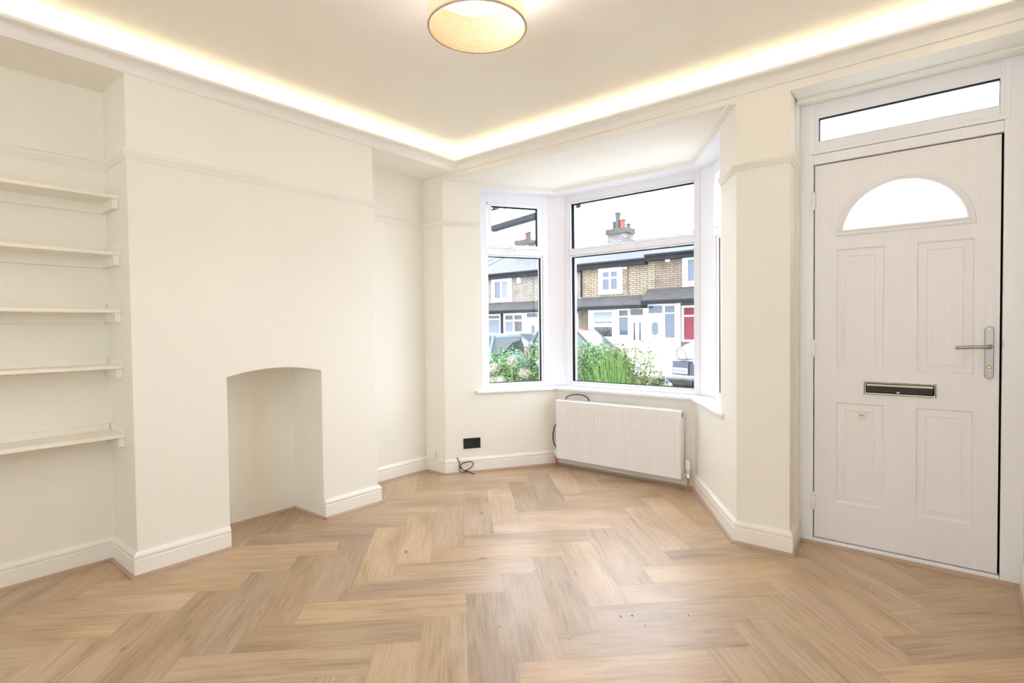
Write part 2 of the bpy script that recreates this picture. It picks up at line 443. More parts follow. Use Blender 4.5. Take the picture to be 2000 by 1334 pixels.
# ---- skirting
def skirt(name, pl, label):
    h = .122
    prof = [(0, 0), (.018, 0), (.018, h - .038), (.0145, h - .034), (.0145, h - .031), (.018, h - .026), (.0185, h - .018), (.013, h - .008), (.008, h - .003), (.007, h), (0, h)]
    bm = nb(); sweep(bm, pl, prof)
    return tag(struct(name, bm, M_TRIM, smooth=40), label, 'skirting board')
skirt('baseboard_left', [(XA, -.5), (XA, Y1), (XC, Y1), (XC, FY0 - .004)], 'cream skirting board of the shelved alcove')
skirt('baseboard_front', [(XC, FY1 + .004), (XC, Y2), (XB, Y2), (XB, F), (BAY1, F), tuple(pB2 - dL * .012)], 'cream skirting board from the fireplace to the radiator')
skirt('baseboard_pier', [tuple(pB3 + dR * .012), (BAY4, F), (XP, F), (XP2, D - .03)], 'cream skirting board round the pier beside the door')
skirt('baseboard_right', [(XR, D - .03), (XR, YBACK)], 'cream skirting board right of the door')
def bead(name, pl, o, label):
    prof = [(o, 0), (o + .014, 0), (o + .0135, .005), (o + .010, .011), (o + .004, .0145), (o, .015)]
    bm = nb(); sweep(bm, pl, prof)
    return tag(struct(name, bm, M_BEAD, smooth=50), label, 'floor bead')
bead('trim_4', [(XA, -.5), (XA, Y1), (XC, Y1), (XC, FY0 - .004)], .018, 'oak coloured bead at the foot of the alcove skirting')
bead('trim_5', [(XC, FY0), (XA - .006, FY0), (XA - .006, FY1), (XC + .01, FY1)], 0, 'oak coloured bead inside the fireplace recess')
bead('trim_6', [(XC, FY1 + .002), (XC, Y2), (XB, Y2), (XB, F), (BAY1, F), tuple(pB2 - dL * .01)], .018, 'oak coloured bead from the fireplace to the radiator')
bead('trim_7', [tuple(pB2), tuple(pB3)], 0, 'oak coloured bead on the floor behind the radiator')
bead('trim_8', [tuple(pB3 + dR * .01), (BAY4, F), (XP, F), (XP2, D - .03)], .018, 'oak coloured bead round the pier beside the door')
bead('trim_9', [(XP2 + .02, D - .012), (XR, D - .012)], 0, 'oak coloured bead along the door threshold')
bead('trim_10', [(XR, D - .02), (XR, YBACK)], .018, 'oak coloured bead right of the door')
# bay ceiling bead and window head lining
bm = nb(); sweep(bm, [tuple(pB1), tuple(pB2), tuple(pB3), tuple(pB4)], [(0, ZBAY - .006), (.040, ZBAY - .006), (.046, ZBAY), (0, ZBAY)])
struct('trim_11', bm, M_WALL)
# edge strip on the near corner of the chimney breast
bm = boxes((XC - .001, XC + .0025, Y1 + .001, Y1 + .034, .122, ZB)); struct('trim_12', bm, M_WALL)
# door reveal stop moulding
bm = boxes((XP2 - .01, XP2 + .016, D - .095, D - .006, .122, 2.392), (XP2, XR, D - .095, D - .006, 2.376, 2.394))
struct('trim_13', bm, M_WALL, bevel=.004)

# ================================================================== WINDOWS
def wmat(org, d, n):
    return Matrix(((d.x, n.x, 0, org.x), (d.y, n.y, 0, org.y), (0, 0, 1, 0), (0, 0, 0, 1)))
def window(name, label, Mx, x0, x1, z0, z1, panes, sash=None, handle=None):
    """panes: [(x0,x1,z0,z1)] clear openings in a white frame x0..x1, z0..z1; local y points outdoors"""
    loc = Mx @ Vector(((x0 + x1) / 2, 0, z0))
    t = thing(name, label, 'window', loc, kind='structure')
    ps = sorted(panes, key=lambda q: q[2])
    px0, px1 = min(q[0] for q in ps), max(q[1] for q in ps)
    bm = nb(); dep = .125; e = .014
    def bar(a, b, c, d_): box(bm, a, b, 0, dep, c, d_, Mx)
    ox0, ox1 = ps[0][0] - e, ps[0][1] + e
    bar(x0, ox0, z0, z1); bar(ox1, x1, z0, z1)
    bar(ox0, ox1, z0, ps[0][2] - e); bar(ox0, ox1, ps[0][3] + e, (ps[1][2] - (.028 if sash else e))); bar(ox0, ox1, ps[1][3] + (.028 if sash else e), z1)
    obj('frame', bm, M_UPVC, t, bevel=.003)
    for i, q in enumerate(ps):
        s = sash if (sash and i == 1) else None
        if s:
            bm = nb(); w = .030
            ring(bm, q[0] - w, q[1] + w, q[2] - w + .002, q[3] + w - .002, w - .002, -.012, .06, Mx)
            so = obj('sash', bm, M_UPVC, t, bevel=.003)
        bm = nb()
        ring(bm, q[0] - e, q[1] + e, q[2] - e, q[3] + e, e, .007, .03, Mx)
        obj('glazing_bead', bm, M_UPVC, t, bevel=.005)
        bm = nb(); ring(bm, q[0] - .004, q[1] + .004, q[2] - .004, q[3] + .004, .0075, .024, .064, Mx)
        obj('gasket', bm, M_BLACK, t)
        bm = nb(); box(bm, q[0] - .003, q[1] + .003, .058, .062, q[2] - .003, q[3] + .003, Mx)
        obj('pane', bm, M_GLASS, t)
    if handle:
        hx, hz = handle; bm = nb()
        box(bm, hx - .05, hx + .05, -.024, -.012, hz - .008, hz + .010, Mx); box(bm, hx - .012, hx + .012, -.035, -.02, hz - .016, hz + .006, Mx)
        h = obj('handle', bm, M_UPVC, t, bevel=.004); h['label'] = 'white catch handle'
    return t
ML = wmat(pB1 + nL * LW, dL, nL); MR = wmat(pB3 + nR * LW, dR, nR)
MC = Matrix.Translation((0, GW, 0))
ZW0, ZW1 = ZSILL, 2.358
window('window_1', 'narrow left side window of the bay with a small opening light', ML, .372, .975, ZW0, ZW1,
       [(.421, .912, .717, 1.816), (.450, .884, 1.914, 2.250)], sash=True, handle=(.667, 1.884))
window('window_2', 'wide centre window of the bay with a fixed light over it', MC, -2.716, -1.500, ZW0, ZW1,
       [(-2.654, -1.5504, .717, 1.816), (-2.654, -1.5504, 1.890, 2.283)])
window('window_3', 'narrow right side window of the bay mostly hidden by the pier', MR, .008, .640, ZW0, ZW1,
       [(.078, .570, .717, 1.816), (.108, .540, 1.914, 2.250)], sash=True, handle=(.33, 1.884))
# corner posts, head lining and jamb lining
cL = ML @ Vector((.975, 0, 0)); cR = MR @ Vector((.008, 0, 0))
bm = nb()
prism(bm, [tuple((ML @ Vector((.975, .004, 0))).xy), (-2.716, GW + .004), (-2.716, GW + .12), tuple((ML @ Vector((.975, .12, 0))).xy)], ZSILL, 2.372)
prism(bm, [(-1.500, GW + .004), tuple((MR @ Vector((.008, .004, 0))).xy), tuple((MR @ Vector((.008, .12, 0))).xy), (-1.500, GW + .12)], ZSILL, 2.372)
struct('trim_14', bm, M_UPVC, bevel=.003)
bm = nb()
ln = [tuple(I1 + dL * .002), tuple(pB2), tuple(pB3), tuple(I4 - dR * .002)]
o2 = [tuple(v) for v in offs(ln, -.20)]
prism(bm, ln + o2[::-1], 2.357, 2.374)
# jamb linings beside the narrow windows
def jamb(a, b, M_):
    q = [M_ @ Vector((a, -LW + .001, 0)), M_ @ Vector((b, -LW + .001, 0)), M_ @ Vector((b, .12, 0)), M_ @ Vector((a, .12, 0))]
    prism(bm, [tuple(v.xy) for v in q], ZSILL, 2.360)
jamb(.313, .323, ML)
box(bm, .320, .374, -.012, .12, ZSILL, 2.36, ML)
jamb(.668, .690, MR); box(bm, .638, .680, -.002, .12, ZSILL, 2.36, MR)
struct('trim_15', bm, M_UPVC, bevel=.002)
# window board
ins = offs([tuple(I1 - dL * .045), tuple(pB2), tuple(pB3), tuple(I4 + dR * .05)], .032)
ous = offs([tuple(I1 + dL * .002), tuple(pB2), tuple(pB3), tuple(I4 - dR * .002)], -.20)
i1 = I1 - dL * .045; i4 = I4 + dR * .05
bm = nb(); prism(bm, [tuple(i1 - P(0, 0)), *[tuple(v) for v in ins], tuple(i4), tuple(I4 + dR * -.002), *[tuple(v) for v in ous[::-1]], tuple(I1 + dL * .002)], ZSILL - .022, ZSILL)
tag(struct('window_sill', bm, M_UPVC, bevel=.006, segs=3), 'white window board running round the bay', 'window sill')

# ================================================================== FRONT DOOR
dr = thing('door_1', 'white front door with a half moon window, letterbox and lever handle', 'door', ((-.606 + .154) / 2, D, 0), kind='structure')
DX0, DX1, DZ0, DZ1 = -.603, .1475, .036, 2.050
bm = nb(); yf = D - .012
box(bm, -.690, -.608, yf, D + .09, .012, 2.392); box(bm, .156, .236, yf, D + .09, .012, 2.392)
box(bm, -.608, .156, yf, D + .09, 2.056, 2.108)
box(bm, -.608, .156, yf, D + .09, .004, .030)
obj('door_frame', bm, M_UPVC, dr, bevel=.004)
bm = boxes((-.612, -.590, D + .022, D + .06, .02, 2.07), (.140, .160, D + .022, D + .06, .02, 2.07), (-.61, .158, D + .022, D + .06, 2.035, 2.065), (-.61, .158, D + .022, D + .06, .016, .05))
obj('door_seal', bm, M_BLACK, dr)
# leaf: front skin with moulded panels and a half moon hole
PANELS = [(-.500, -.290, .245, .780), (-.157, .058, .245, .780), (-.500, -.290, .955, 1.592), (-.157, .058, .955, 1.592)]
xm, zb_, rr = -.219, 1.692, .2517
hw, ht = .249, .215; zc_ = zb_ + ht - rr
a0 = math.asin((zb_ - zc_) / rr)
arcL = [(xm + rr * math.cos(a), zc_ + rr * math.sin(a)) for a in [PI - a0 + (PI / 2 - (PI - a0)) * k / 16 for k in range(17)]]
arcR = [(2 * xm - x, z) for x, z in arcL]
def door_leaf():
    bm = nb(); y = D
    xs = [DX0, -.500, -.290, -.157, .058, DX1]; zs = [DZ0, .245, .780, .955, 1.592]
    def face(pts): bm.faces.new([bm.verts.new((a, y, b)) for a, b in pts])
    for i in range(5):
        for j in range(4):
            if i in (1, 3) and j in (1, 3): continue
            face([(xs[i], zs[j]), (xs[i + 1], zs[j]), (xs[i + 1], zs[j + 1]), (xs[i], zs[j + 1])])
    face([(DX0, 1.592), (xm, 1.592), (xm, zb_)] + arcL + [(xm, DZ1), (DX0, DZ1)])
    face(([(DX1, 1.592), (xm, 1.592), (xm, zb_)] + arcR + [(xm, DZ1), (DX1, DZ1)])[::-1])
    for (a, b, c, d_) in PANELS:
        lv = [(0, 0), (.006, .0085), (.013, .0085), (.038, .0010), (.041, .0040), (.047, .0040)]
        prev = None
        for o, dy in lv:
            rg = [bm.verts.new(q) for q in ((a + o, y + dy, c + o), (b - o, y + dy, c + o), (b - o, y + dy, d_ - o), (a + o, y + dy, d_ - o))]
            if prev:
                for k in range(4): bm.faces.new((prev[k], prev[(k + 1) % 4], rg[(k + 1) % 4], rg[k]))
            prev = rg
        bm.faces.new(prev)
    bmesh.ops.remove_doubles(bm, verts=bm.verts, dist=.0002)
    # edges and back
    yb = D + .044
    full = [(DX0, DZ0), (DX1, DZ0), (DX1, DZ1), (DX0, DZ1)]
    for k in range(4):
        p, q = full[k], full[(k + 1) % 4]
        bm.faces.new([bm.verts.new(v) for v in ((p[0], y, p[1]), (q[0], y, q[1]), (q[0], yb, q[1]), (p[0], yb, p[1]))])
    hole = [(xm - hw, zb_)] + arcL[1:-1] + [(xm, zc_ + rr)] + arcR[1:-1][::-1] + [(xm + hw, zb_)]
    n = len(hole)
    for k in range(n):
        p, q = hole[k], hole[(k + 1) % n]
        bm.faces.new([bm.verts.new(v) for v in ((p[0], y, p[1]), (q[0], y, q[1]), (q[0], yb, q[1]), (p[0], yb, p[1]))])
    for pts in ([(DX0, DZ0), (xm, DZ0), (xm, zb_)] + arcL + [(xm, DZ1), (DX0, DZ1)], [(DX1, DZ0), (xm, DZ0), (xm, zb_)] + arcR + [(xm, DZ1), (DX1, DZ1)]):
        bm.faces.new([bm.verts.new((a, yb, b)) for a, b in pts])
    bmesh.ops.remove_doubles(bm, verts=bm.verts, dist=.0002)
    return bm, hole
bm, hole = door_leaf()
leaf = obj('door_leaf', bm, M_DOOR, dr, smooth=25)
# half moon moulding ring and glass
def arc_ring(o_in, o_out, y0, y1):
    def loop(o, base):
        r = rr + o; pts = []
        aa = math.asin(max(-1, min(1, (zb_ - base - zc_) / r)))
        for k in range(41):
            a = PI - aa + (aa - (PI - aa)) * k / 40
            pts.append((xm + r * math.cos(a), zc_ + r * math.sin(a)))
        return pts
    return loop(o_in, o_in), loop(o_out, o_out)
bm = nb()
levels = [(-.003, D + .016), (.000, D - .010), (.003, D - .014), (.010, D - .015), (.014, D - .008), (.020, D - .012), (.028, D - .010), (.034, D + .003)]
rings = []
for o, y in levels:
    i_, _ = arc_ring(o, o, 0, 0); rings.append([bm.verts.new((a, y, b)) for a, b in i_])
for A, B in zip(rings, rings[1:]):
    n = len(A)
    for k in range(n): bm.faces.new((A[k], A[(k + 1) % n], B[(k + 1) % n], B[k]))
obj('glazing_moulding', bm, M_DOOR, leaf, smooth=40)
i_, _ = arc_ring(.004, .004, 0, 0)
bm = nb(); extr(bm, i_, 'y', D + .018, D + .022)
obj('half_moon_glass', bm, M_FROST, leaf)['label'] = 'half moon obscure glass'
i_, _ = arc_ring(-.001, -.001, 0, 0)
bm = nb(); tube(bm, [(a, D + .010, b) for a, b in i_], .0022, 6, 1); obj('glass_seal', bm, mat('grey_seal', (.22, .24, .28), .5), leaf)
# letterbox
bm = nb(); LX0, LX1, LZ0, LZ1 = -.376, -.076, .832, .903
ring(bm, LX0, LX1, LZ0, LZ1, .011, D - .010, D + .002)
lb = obj('letterbox', bm, M_CHROME, leaf, bevel=.004, segs=3); lb['label'] = 'polished chrome letterbox'
bm = boxes((LX0 + .01, LX1 - .01, D - .004, D + .002, LZ0 + .01, LZ1 - .01)); obj('slot', bm, M_BLACK, lb)
bm = nb(); extr(bm, [(D - .005, LZ0 + .014), (D - .012, LZ0 + .018), (D - .012, LZ1 - .024), (D - .006, LZ1 - .015), (D - .003, LZ1 - .015), (D - .003, LZ0 + .014)], 'x', LX0 + .014, LX1 - .014)
obj('flap', bm, M_CHROME, lb)
bm = boxes((-.236, -.222, D - .017, D - .011, LZ0 + .012, LZ0 + .020)); obj('flap_grip', bm, M_CHROME, lb, bevel=.002)
# handle
hx = .112
bm = nb(); w_ = .0165; pl = []
for k in range(13): pl.append((hx + w_ * math.cos(PI * k / 12), 1.163 + w_ * math.sin(PI * k / 12)))
for k in range(13): pl.append((hx + w_ * math.cos(PI + PI * k / 12), .952 + w_ * math.sin(PI + PI * k / 12)))
extr(bm, pl, 'y', D - .009, D + .001)
hp = obj('handle_plate', bm, M_BRUSH, leaf, bevel=.003); hp['label'] = 'brushed metal handle plate'
bm = nb(); tube(bm, [(hx, D - .004, 1.085), (hx, D - .030, 1.085), (hx - .004, D - .044, 1.085), (hx - .016, D - .049, 1.0845), (hx - .06, D - .047, 1.084), (hx - .120, D - .042, 1.079)], .0085, seg=12, taper=.0075)
lathe(bm, [(.012, -.002), (.012, .004), (.009, .006)], 16, Matrix.Translation((hx, D - .009, 1.085)) @ Matrix.Rotation(PI / 2, 4, 'X'))
obj('lever', bm, M_BRUSH, hp, smooth=50)
bm = nb(); lathe(bm, [(.0085, -.006), (.0085, .006), (.006, .009)], 16, Matrix.Translation((hx, D - .010, .992)) @ Matrix.Rotation(PI / 2, 4, 'X'))
box(bm, hx - .005, hx + .005, D - .016, D - .008, .972, .990)
obj('lock_cylinder', bm, M_BRASS, hp, smooth=40)
for z in (1.164, .955):
    bm = nb(); lathe(bm, [(.0055, 0), (.0055, .002), (.003, .003)], 12, Matrix.Translation((hx, D - .009, z)) @ Matrix.Rotation(PI / 2, 4, 'X'))
    obj('screw', bm, M_CHROME, hp)
for z in (1.858, 1.068, .235):
    bm = nb(); lathe(bm, [(.0075, -.048), (.0085, -.046), (.0085, .046), (.0075, .048)], 12, Matrix.Translation((-.6075, D - .0165, z)))
    box(bm, -.6075, -.596, D - .014, D - .0005, z - .03, z + .03)
    box(bm, -.626, -.6075, D - .0145, D - .0125, z - .048, z + .048)
    obj('hinge', bm, M_UPVC, dr, smooth=40)
bm = boxes((.1555, .1605, D - .014, D + .01, 1.078, 1.118)); obj('keep', bm, M_BRUSH, dr)
# transom light over the door
w4 = thing('window_4', 'long narrow obscure glass light above the front door', 'window', (-.22, D, 2.11), kind='structure')
bm = nb()
box(bm, -.608, -.598, yf, D + .09, 2.108, 2.392)
ring(bm, -.606, .160, 2.114, 2.386, .016, yf + .002, D + .08)
ring(bm, -.622, .176, 2.110, 2.391, .020, yf - .004, yf + .03)
ring(bm, -.600, .154, 2.122, 2.372, .002, D - .004, D + .04)
box(bm, -.604, -.584, D - .006, D + .06, 2.12, 2.376); box(bm, .140, .158, D - .006, D + .06, 2.12, 2.376)
box(bm, -.584, .140, D - .006, D + .06, 2.12, 2.177); box(bm, -.584, .140, D - .006, D + .06, 2.300, 2.376)
obj('frame', bm, M_UPVC, w4, bevel=.003)
bm = nb(); ring(bm, -.586, .142, 2.1755, 2.3015, .0035, D - .0045, D + .022); obj('gasket', bm, M_BLACK, w4)
bm = boxes((-.585, .141, D + .040, D + .044, 2.176, 2.301)); obj('pane', bm, M_FROST, w4)

# ================================================================== THINGS IN THE ROOM
# ---- alcove shelves
SH = [(1.8565, 'topmost of the five alcove shelves, just below the picture rail'), (1.5767, 'second alcove shelf from the top'), (1.292, 'middle one of the five alcove shelves'),
      (1.0141, 'second alcove shelf from the bottom'), (.6672, 'lowest of the five alcove shelves, above the empty wall')]
SX0, SX1, SY0 = XA, XC - .1294, -.5
for z, lab in SH:
    s = thing('shelf', 'cream painted wooden shelf, ' + lab, 'shelf', ((SX0 + SX1) / 2, (SY0 + Y1) / 2, z), 'shelves in the left alcove')
    tk = .0165 if z > .9 else .020
    obj('board', boxes((SX0 + .001, SX1, SY0 + .001, Y1 - .001, z, z + tk)), M_SHELF, s, bevel=.002)
    obj('back_batten', boxes((SX0 + .001, SX0 + .020, SY0 + .001, Y1 - .022, z - .050, z)), M_SHELF, s)
    obj('side_batten', boxes((SX0 + .001, SX1 - .010, Y1 - .026, Y1 - .001, z - .048, z)), M_SHELF, s, bevel=.001)
    obj('upstand', boxes((SX0 + .001, SX0 + .010, SY0 + .001, Y1 - .012, z + tk, z + tk + .030), (SX0 + .001, SX1 - .001, Y1 - .009, Y1 - .001, z + tk, z + tk + .036)), M_SHELF, s)

# ---- ceiling lamp
LX, LY, LZ, LR, LH = -1.432, 1.556, 2.345, .187, .148
lamp = thing('ceiling_lamp', 'lit drum shade ceiling lamp with a woven lining', 'ceiling lamp', (LX, LY, ZC))
def drum(r, z0, z1, seg=96):
    bm = nb(); a = []; uvl = bm.loops.layers.uv.new('UVMap')
    for k in range(seg):
        c, s_ = math.cos(2 * PI * k / seg), math.sin(2 * PI * k / seg)
        a.append((bm.verts.new((LX + r * c, LY + r * s_, z0)), bm.verts.new((LX + r * c, LY + r * s_, z1))))
    nx = round(2 * PI * r / .0115)
    for k in range(seg):
        b = a[(k + 1) % seg]; f = bm.faces.new((a[k][0], b[0], b[1], a[k][1]))
        for lp, (i, j) in zip(f.loops, ((k, 0), (k + 1, 0), (k + 1, 1), (k, 1))): lp[uvl].uv = (i / seg * nx, j * (z1 - z0) / .0100)
    return bm
obj('shade', drum(LR, LZ, LZ + LH), M_SHADE, lamp, smooth=40)
obj('shade_lining', drum(LR - .0065, LZ - .003, LZ + LH - .002), M_LINER, lamp, smooth=40)['label'] = 'woven dotted lining'
M_RIM = mat('shade_rim', (.55, .44, .33), .5)
for z in (LZ, LZ + LH):
    bm = nb(); pts_ = [(LX + (LR - .001) * math.cos(2 * PI * k / 64), LY + (LR - .001) * math.sin(2 * PI * k / 64), z) for k in range(65)]
    tube(bm, pts_, .0045, 8, 1); obj('rim', bm, M_RIM, lamp, smooth=60)
bm = nb(); sphere(bm, (LX + .055, LY + .045, 2.468), .030, 1, 1, 1.15, 16, 12); obj('bulb', bm, M_BULB, lamp, smooth=180)
bm = nb(); lathe(bm, [(.019, 2.494), (.019, 2.518), (.008, 2.522), (.008, ZC - .015), (.05, ZC - .012), (.05, ZC)], 20, Matrix.Translation((LX + .055, LY + .045, 0)))
for k in range(3):
    a = k * 2 * PI / 3 + .4; tube(bm, [(LX + .055, LY + .045, 2.512), (LX + (LR - .004) * math.cos(a), LY + (LR - .004) * math.sin(a), LZ + LH - .003)], .002, 6, 1)
obj('lamp_holder', bm, M_WHITEPL, lamp, smooth=40)

# ---- radiator
RX0, RX1, RZ0, RZ1, RY = -2.650, -1.553, .078, .579, G - .107
rad = thing('radiator', 'white ribbed panel radiator under the centre bay window', 'radiator', ((RX0 + RX1) / 2, G - .05, RZ0))
def rad_panel():
    bm = nb(); n = 33; m0, m1 = .022, .022
    xs = [RX0, RX0 + .006, RX0 + m0]; dep = [.004, 0, 0]
    pitch = (RX1 - RX0 - 2 * m0) / n
    cols = [(RX0, .005, .005), (RX0 + .005, 0, 0), (RX0 + m0, 0, 0)]
    for k in range(n):
        b = RX0 + m0 + k * pitch
        cols += [(b + pitch * .10, 0, 0), (b + pitch * .20, 0, .0042), (b + pitch * .42, 0, .0042), (b + pitch * .52, 0, 0)]
    cols += [(RX1 - m1, 0, 0), (RX1 - .005, 0, 0), (RX1, .005, .005)]
    zs = [(RZ0, .005, 0), (RZ0 + .005, 0, 0), (RZ0 + .040, 0, 0), (RZ0 + .050, 0, 1), (RZ1 - .062, 0, 1), (RZ1 - .052, 0, 0), (RZ1 - .005, 0, 0), (RZ1, .005, 0)]
    g = [[bm.verts.new((x, RY + max(e, ze) + (d if rb else 0), z)) for (x, e, d0), d in zip(cols, [c[2] if c[1] == 0 else 0 for c in cols])] for z, ze, rb in zs]
    for r0, r1 in zip(g, g[1:]):
        for k in range(len(cols) - 1): bm.faces.new((r0[k], r0[k + 1], r1[k + 1], r1[k]))
    # returns
    bl = [bm.verts.new(q) for q in ((RX0, RY + .012, RZ0), (RX1, RY + .012, RZ0), (RX1, RY + .012, RZ1), (RX0, RY + .012, RZ1))]
    def strip(edge, a, b): bm.faces.new(list(edge) + [b, a])
    strip(g[0], bl[0], bl[1]); strip(g[-1][::-1], bl[2], bl[3])
    strip([r[0] for r in g][::-1], bl[3], bl[0]); strip([r[-1] for r in g], bl[1], bl[2])
    return bm
obj('front_panel', rad_panel(), M_RAD, rad, smooth=30)
obj('back_panel', boxes((RX0 + .01, RX1 - .01, G - .048, G - .038, RZ0 + .004, RZ1 - .006)), M_RAD, rad)
for x in (RX0 + .36, RX1 - .22): obj('wall_bracket', boxes((x, x + .04, G - .038, G - .0005, RZ0 + .04, RZ1 - .06)), M_RAD, rad)
bm = boxes((RX1 - .010, RX1 + .002, RY + .012, G - .038, RZ0 + .002, RZ1 - .034)); box(bm, RX1 - .010, RX1 + .002, RY + .010, RY + .028, RZ1 - .034, RZ1); box(bm, RX1 - .010, RX1 + .002, G - .050, G - .038, RZ1 - .034, RZ1)
box(bm, RX1 - .010, RX1 + .002, RY + .028, G - .050, RZ1 - .010, RZ1)
obj('side_panel', bm, M_RAD, rad, bevel=.002)
obj('side_panel', boxes((RX0 - .002, RX0 + .010, RY + .012, G - .038, RZ0 + .002, RZ1)), M_RAD, rad, bevel=.002)
bm = boxes((RX0 + .01, RX1 - .01, RY + .012, RY + .016, RZ1 - .004, RZ1 + .002), (RX0 + .01, RX1 - .01, G - .050, G - .040, RZ1 - .006, RZ1 + .002))
for k in range(60):
    x = RX0 + .02 + k * (RX1 - RX0 - .04) / 59; box(bm, x - .002, x + .002, RY + .014, G - .044, RZ1 - .008, RZ1 + .001)
obj('top_grille', bm, M_RAD, rad)
bm = boxes((RX1 + .0015, RX1 + .004, RY + .030, RY + .040, RZ1 - .050, RZ1 - .026)); obj('air_vent', bm, M_DARK, rad)
# thermostatic valve at the right
vx, vy = -1.507, G - .075
bm = nb(); lathe(bm, [(.012, .150), (.0165, .156), (.0185, .166), (.0180, .212), (.014, .222), (.006, .224)], 20, Matrix.Translation((vx, vy, 0)))
tv = obj('valve_head', bm, M_WHITEPL, rad, smooth=40); tv['label'] = 'white thermostatic valve head'
bm = nb(); lathe(bm, [(.010, .086), (.0125, .090), (.0125, .102), (.010, .105), (.010, .128), (.013, .131), (.013, .150), (.011, .152)], 16, Matrix.Translation((vx, vy, 0)))
tube(bm, [(vx, vy, .115), (RX1 + .002, vy, .115)], .0095, 12, 1); lathe(bm, [(.0135, 0), (.0135, .012)], 6, Matrix.Translation((vx - .026, vy, .115)) @ Matrix.Rotation(PI / 2, 4, 'Y'))
obj('valve_body', bm, M_CHROME, rad, smooth=40)
bm = nb(); tube(bm, [(vx, vy, .0), (vx, vy, .088)], .0075, 12, 1); lathe(bm, [(.011, 0), (.011, .012), (.009, .016)], 14, Matrix.Translation((vx, vy, 0)))
obj('copper_pipe', bm, M_COPPER, rad, smooth=40)
vx = -2.676
bm = nb(); lathe(bm, [(.010, .100), (.0115, .104), (.0115, .135), (.008, .140)], 16, Matrix.Translation((vx, vy, 0)))
obj('valve_cap', bm, M_WHITEPL, rad, smooth=40)
bm = nb(); lathe(bm, [(.010, .070), (.012, .074), (.012, .100)], 14, Matrix.Translation((vx, vy, 0))); tube(bm, [(vx, vy, .088), (RX0 + .002, vy, .088)], .008, 10, 1)
obj('valve_body', bm, M_CHROME, rad, smooth=40)
for dx in (0, .020):
    bm = nb(); tube(bm, [(vx + dx, vy + dx * .4, 0), (vx + dx, vy + dx * .4, .075)], .0060, 10, 1); lathe(bm, [(.009, 0), (.009, .010)], 12, Matrix.Translation((vx + dx, vy + dx * .4, 0)))
    obj('copper_pipe', bm, M_COPPER, rad, smooth=40)
# ---- cable looping up behind the radiator
bm = nb(); yc = G - .022
tube(bm, [(-2.604, yc, .50), (-2.602, yc, .578), (-2.570, yc, .611), (-2.492, yc, .628), (-2.415, yc, .620), (-2.380, yc, .600), (-2.374, yc, .575), (-2.376, yc, .50), (-2.45, yc, .40), (-2.60, yc, .40), (-2.700, yc - .004, .352), (-2.722, yc - .012, .30), (-2.730, yc - .014, .235), (-2.712, yc - .008, .165), (-2.66, yc, .13), (-2.60, yc, .06)], .0042, 8, 6)
tag(obj('cable', bm, M_BLKPL, smooth=60), 'thin black cable looping up behind the radiator top and left side', 'cable')
# ---- coiled cable by the skirting of the bay
def onL(t, off, z): q = pB1 + dL * t - nL * off; return (q.x, q.y, z)
bm = nb()
tube(bm, [onL(.092, -.003, .128), onL(.098, .012, .118), onL(.108, .026, .088), onL(.104, .034, .062), onL(.118, .040, .047), onL(.150, .044, .028), onL(.195, .044, .045), onL(.222, .040, .075), onL(.205, .034, .092), onL(.165, .030, .092),
          onL(.125, .032, .082), onL(.112, .040, .062), onL(.135, .048, .034), onL(.165, .052, .022), onL(.190, .054, .012), onL(.202, .070, .0042), onL(.215, .095, .004)], .0036, 8, 6)
tube(bm, [onL(.106, .036, .060), onL(.104, .042, .035), onL(.122, .046, .019), onL(.158, .048, .018), onL(.178, .050, .022)], .0030, 8, 6)
tag(obj('cable', bm, M_BLKPL, smooth=60), 'small coil of black cable coming out of the wall under the black socket', 'cable')
# ---- black double socket on the left bay wall
MS = wmat(pB1, dL, nL)
so = thing('wall_socket', 'black double wall socket left of the radiator', 'wall socket', MS @ Vector((.2215, 0, .241)))
bm = nb(); box(bm, .149, .294, -.009, .0, .198, .284, MS); obj('face_plate', bm, M_BLKPL, so, bevel=.003)
for x in (.185, .258):
    bm = nb()
    for a, b, c, d_ in ((-.004, .004, .020, .030), (-.016, -.009, .003, .010), (.009, .016, .003, .010)): box(bm, x + a, x + b, -.0098, -.008, .205 + c, .205 + d_, MS)
    obj('pin_holes', bm, M_DARK, so)
    bm = nb(); box(bm, x - .012, x + .004, -.0125, -.008, .252, .274, MS); obj('rocker_switch', bm, mat('black_rocker', (.03, .03, .03), .25), so, bevel=.002)
# ---- white junction box in the corner
jb = thing('junction_box', 'small white junction box low in the corner above the skirting', 'junction box', (-3.397, F, .145))
obj('body', boxes((-3.449, -3.345, F - .026, F - .0005, .106, .188)), M_WHITEPL, jb, bevel=.004)
obj('cover', boxes((-3.444, -3.350, F - .031, F - .025, .111, .164)), M_WHITEPL, jb, bevel=.003)
obj('jack_shutter', boxes((-3.440, -3.405, F - .029, F - .0255, .168, .182)), M_TRIM, jb, bevel=.001)
# ---- round tag hanging by a thread at the letterbox
tg = thing('keyhole_tag', 'small round cream tag hanging on a thread below the letterbox', 'tag', (-.382, D - .004, .722))
bm = nb(); lathe(bm, [(.020, 0), (.0215, .001), (.0215, .003), (.019, .005), (.016, .0052), (.015, .0042)], 24, Matrix.Translation((-.382, D - .0006, .722)) @ Matrix.Rotation(PI / 2, 4, 'X'))
obj('disc', bm, mat('tag_cream', (.82, .74, .62), .4), tg, smooth=40)
bm = boxes((-.390, -.374, D - .0065, D - .0045, .7205, .7235), (-.392, -.387, D - .0068, D - .0045, .719, .725)); obj('key_mark', bm, mat('tag_mark', (.18, .13, .09), .5), tg)
bm = nb(); tube(bm, [(-.382, D - .003, .742), (-.3815, D - .0025, .79), (-.3775, D - .003, .836)], .0007, 5, 3); obj('thread', bm, M_WHITEPL, tg)
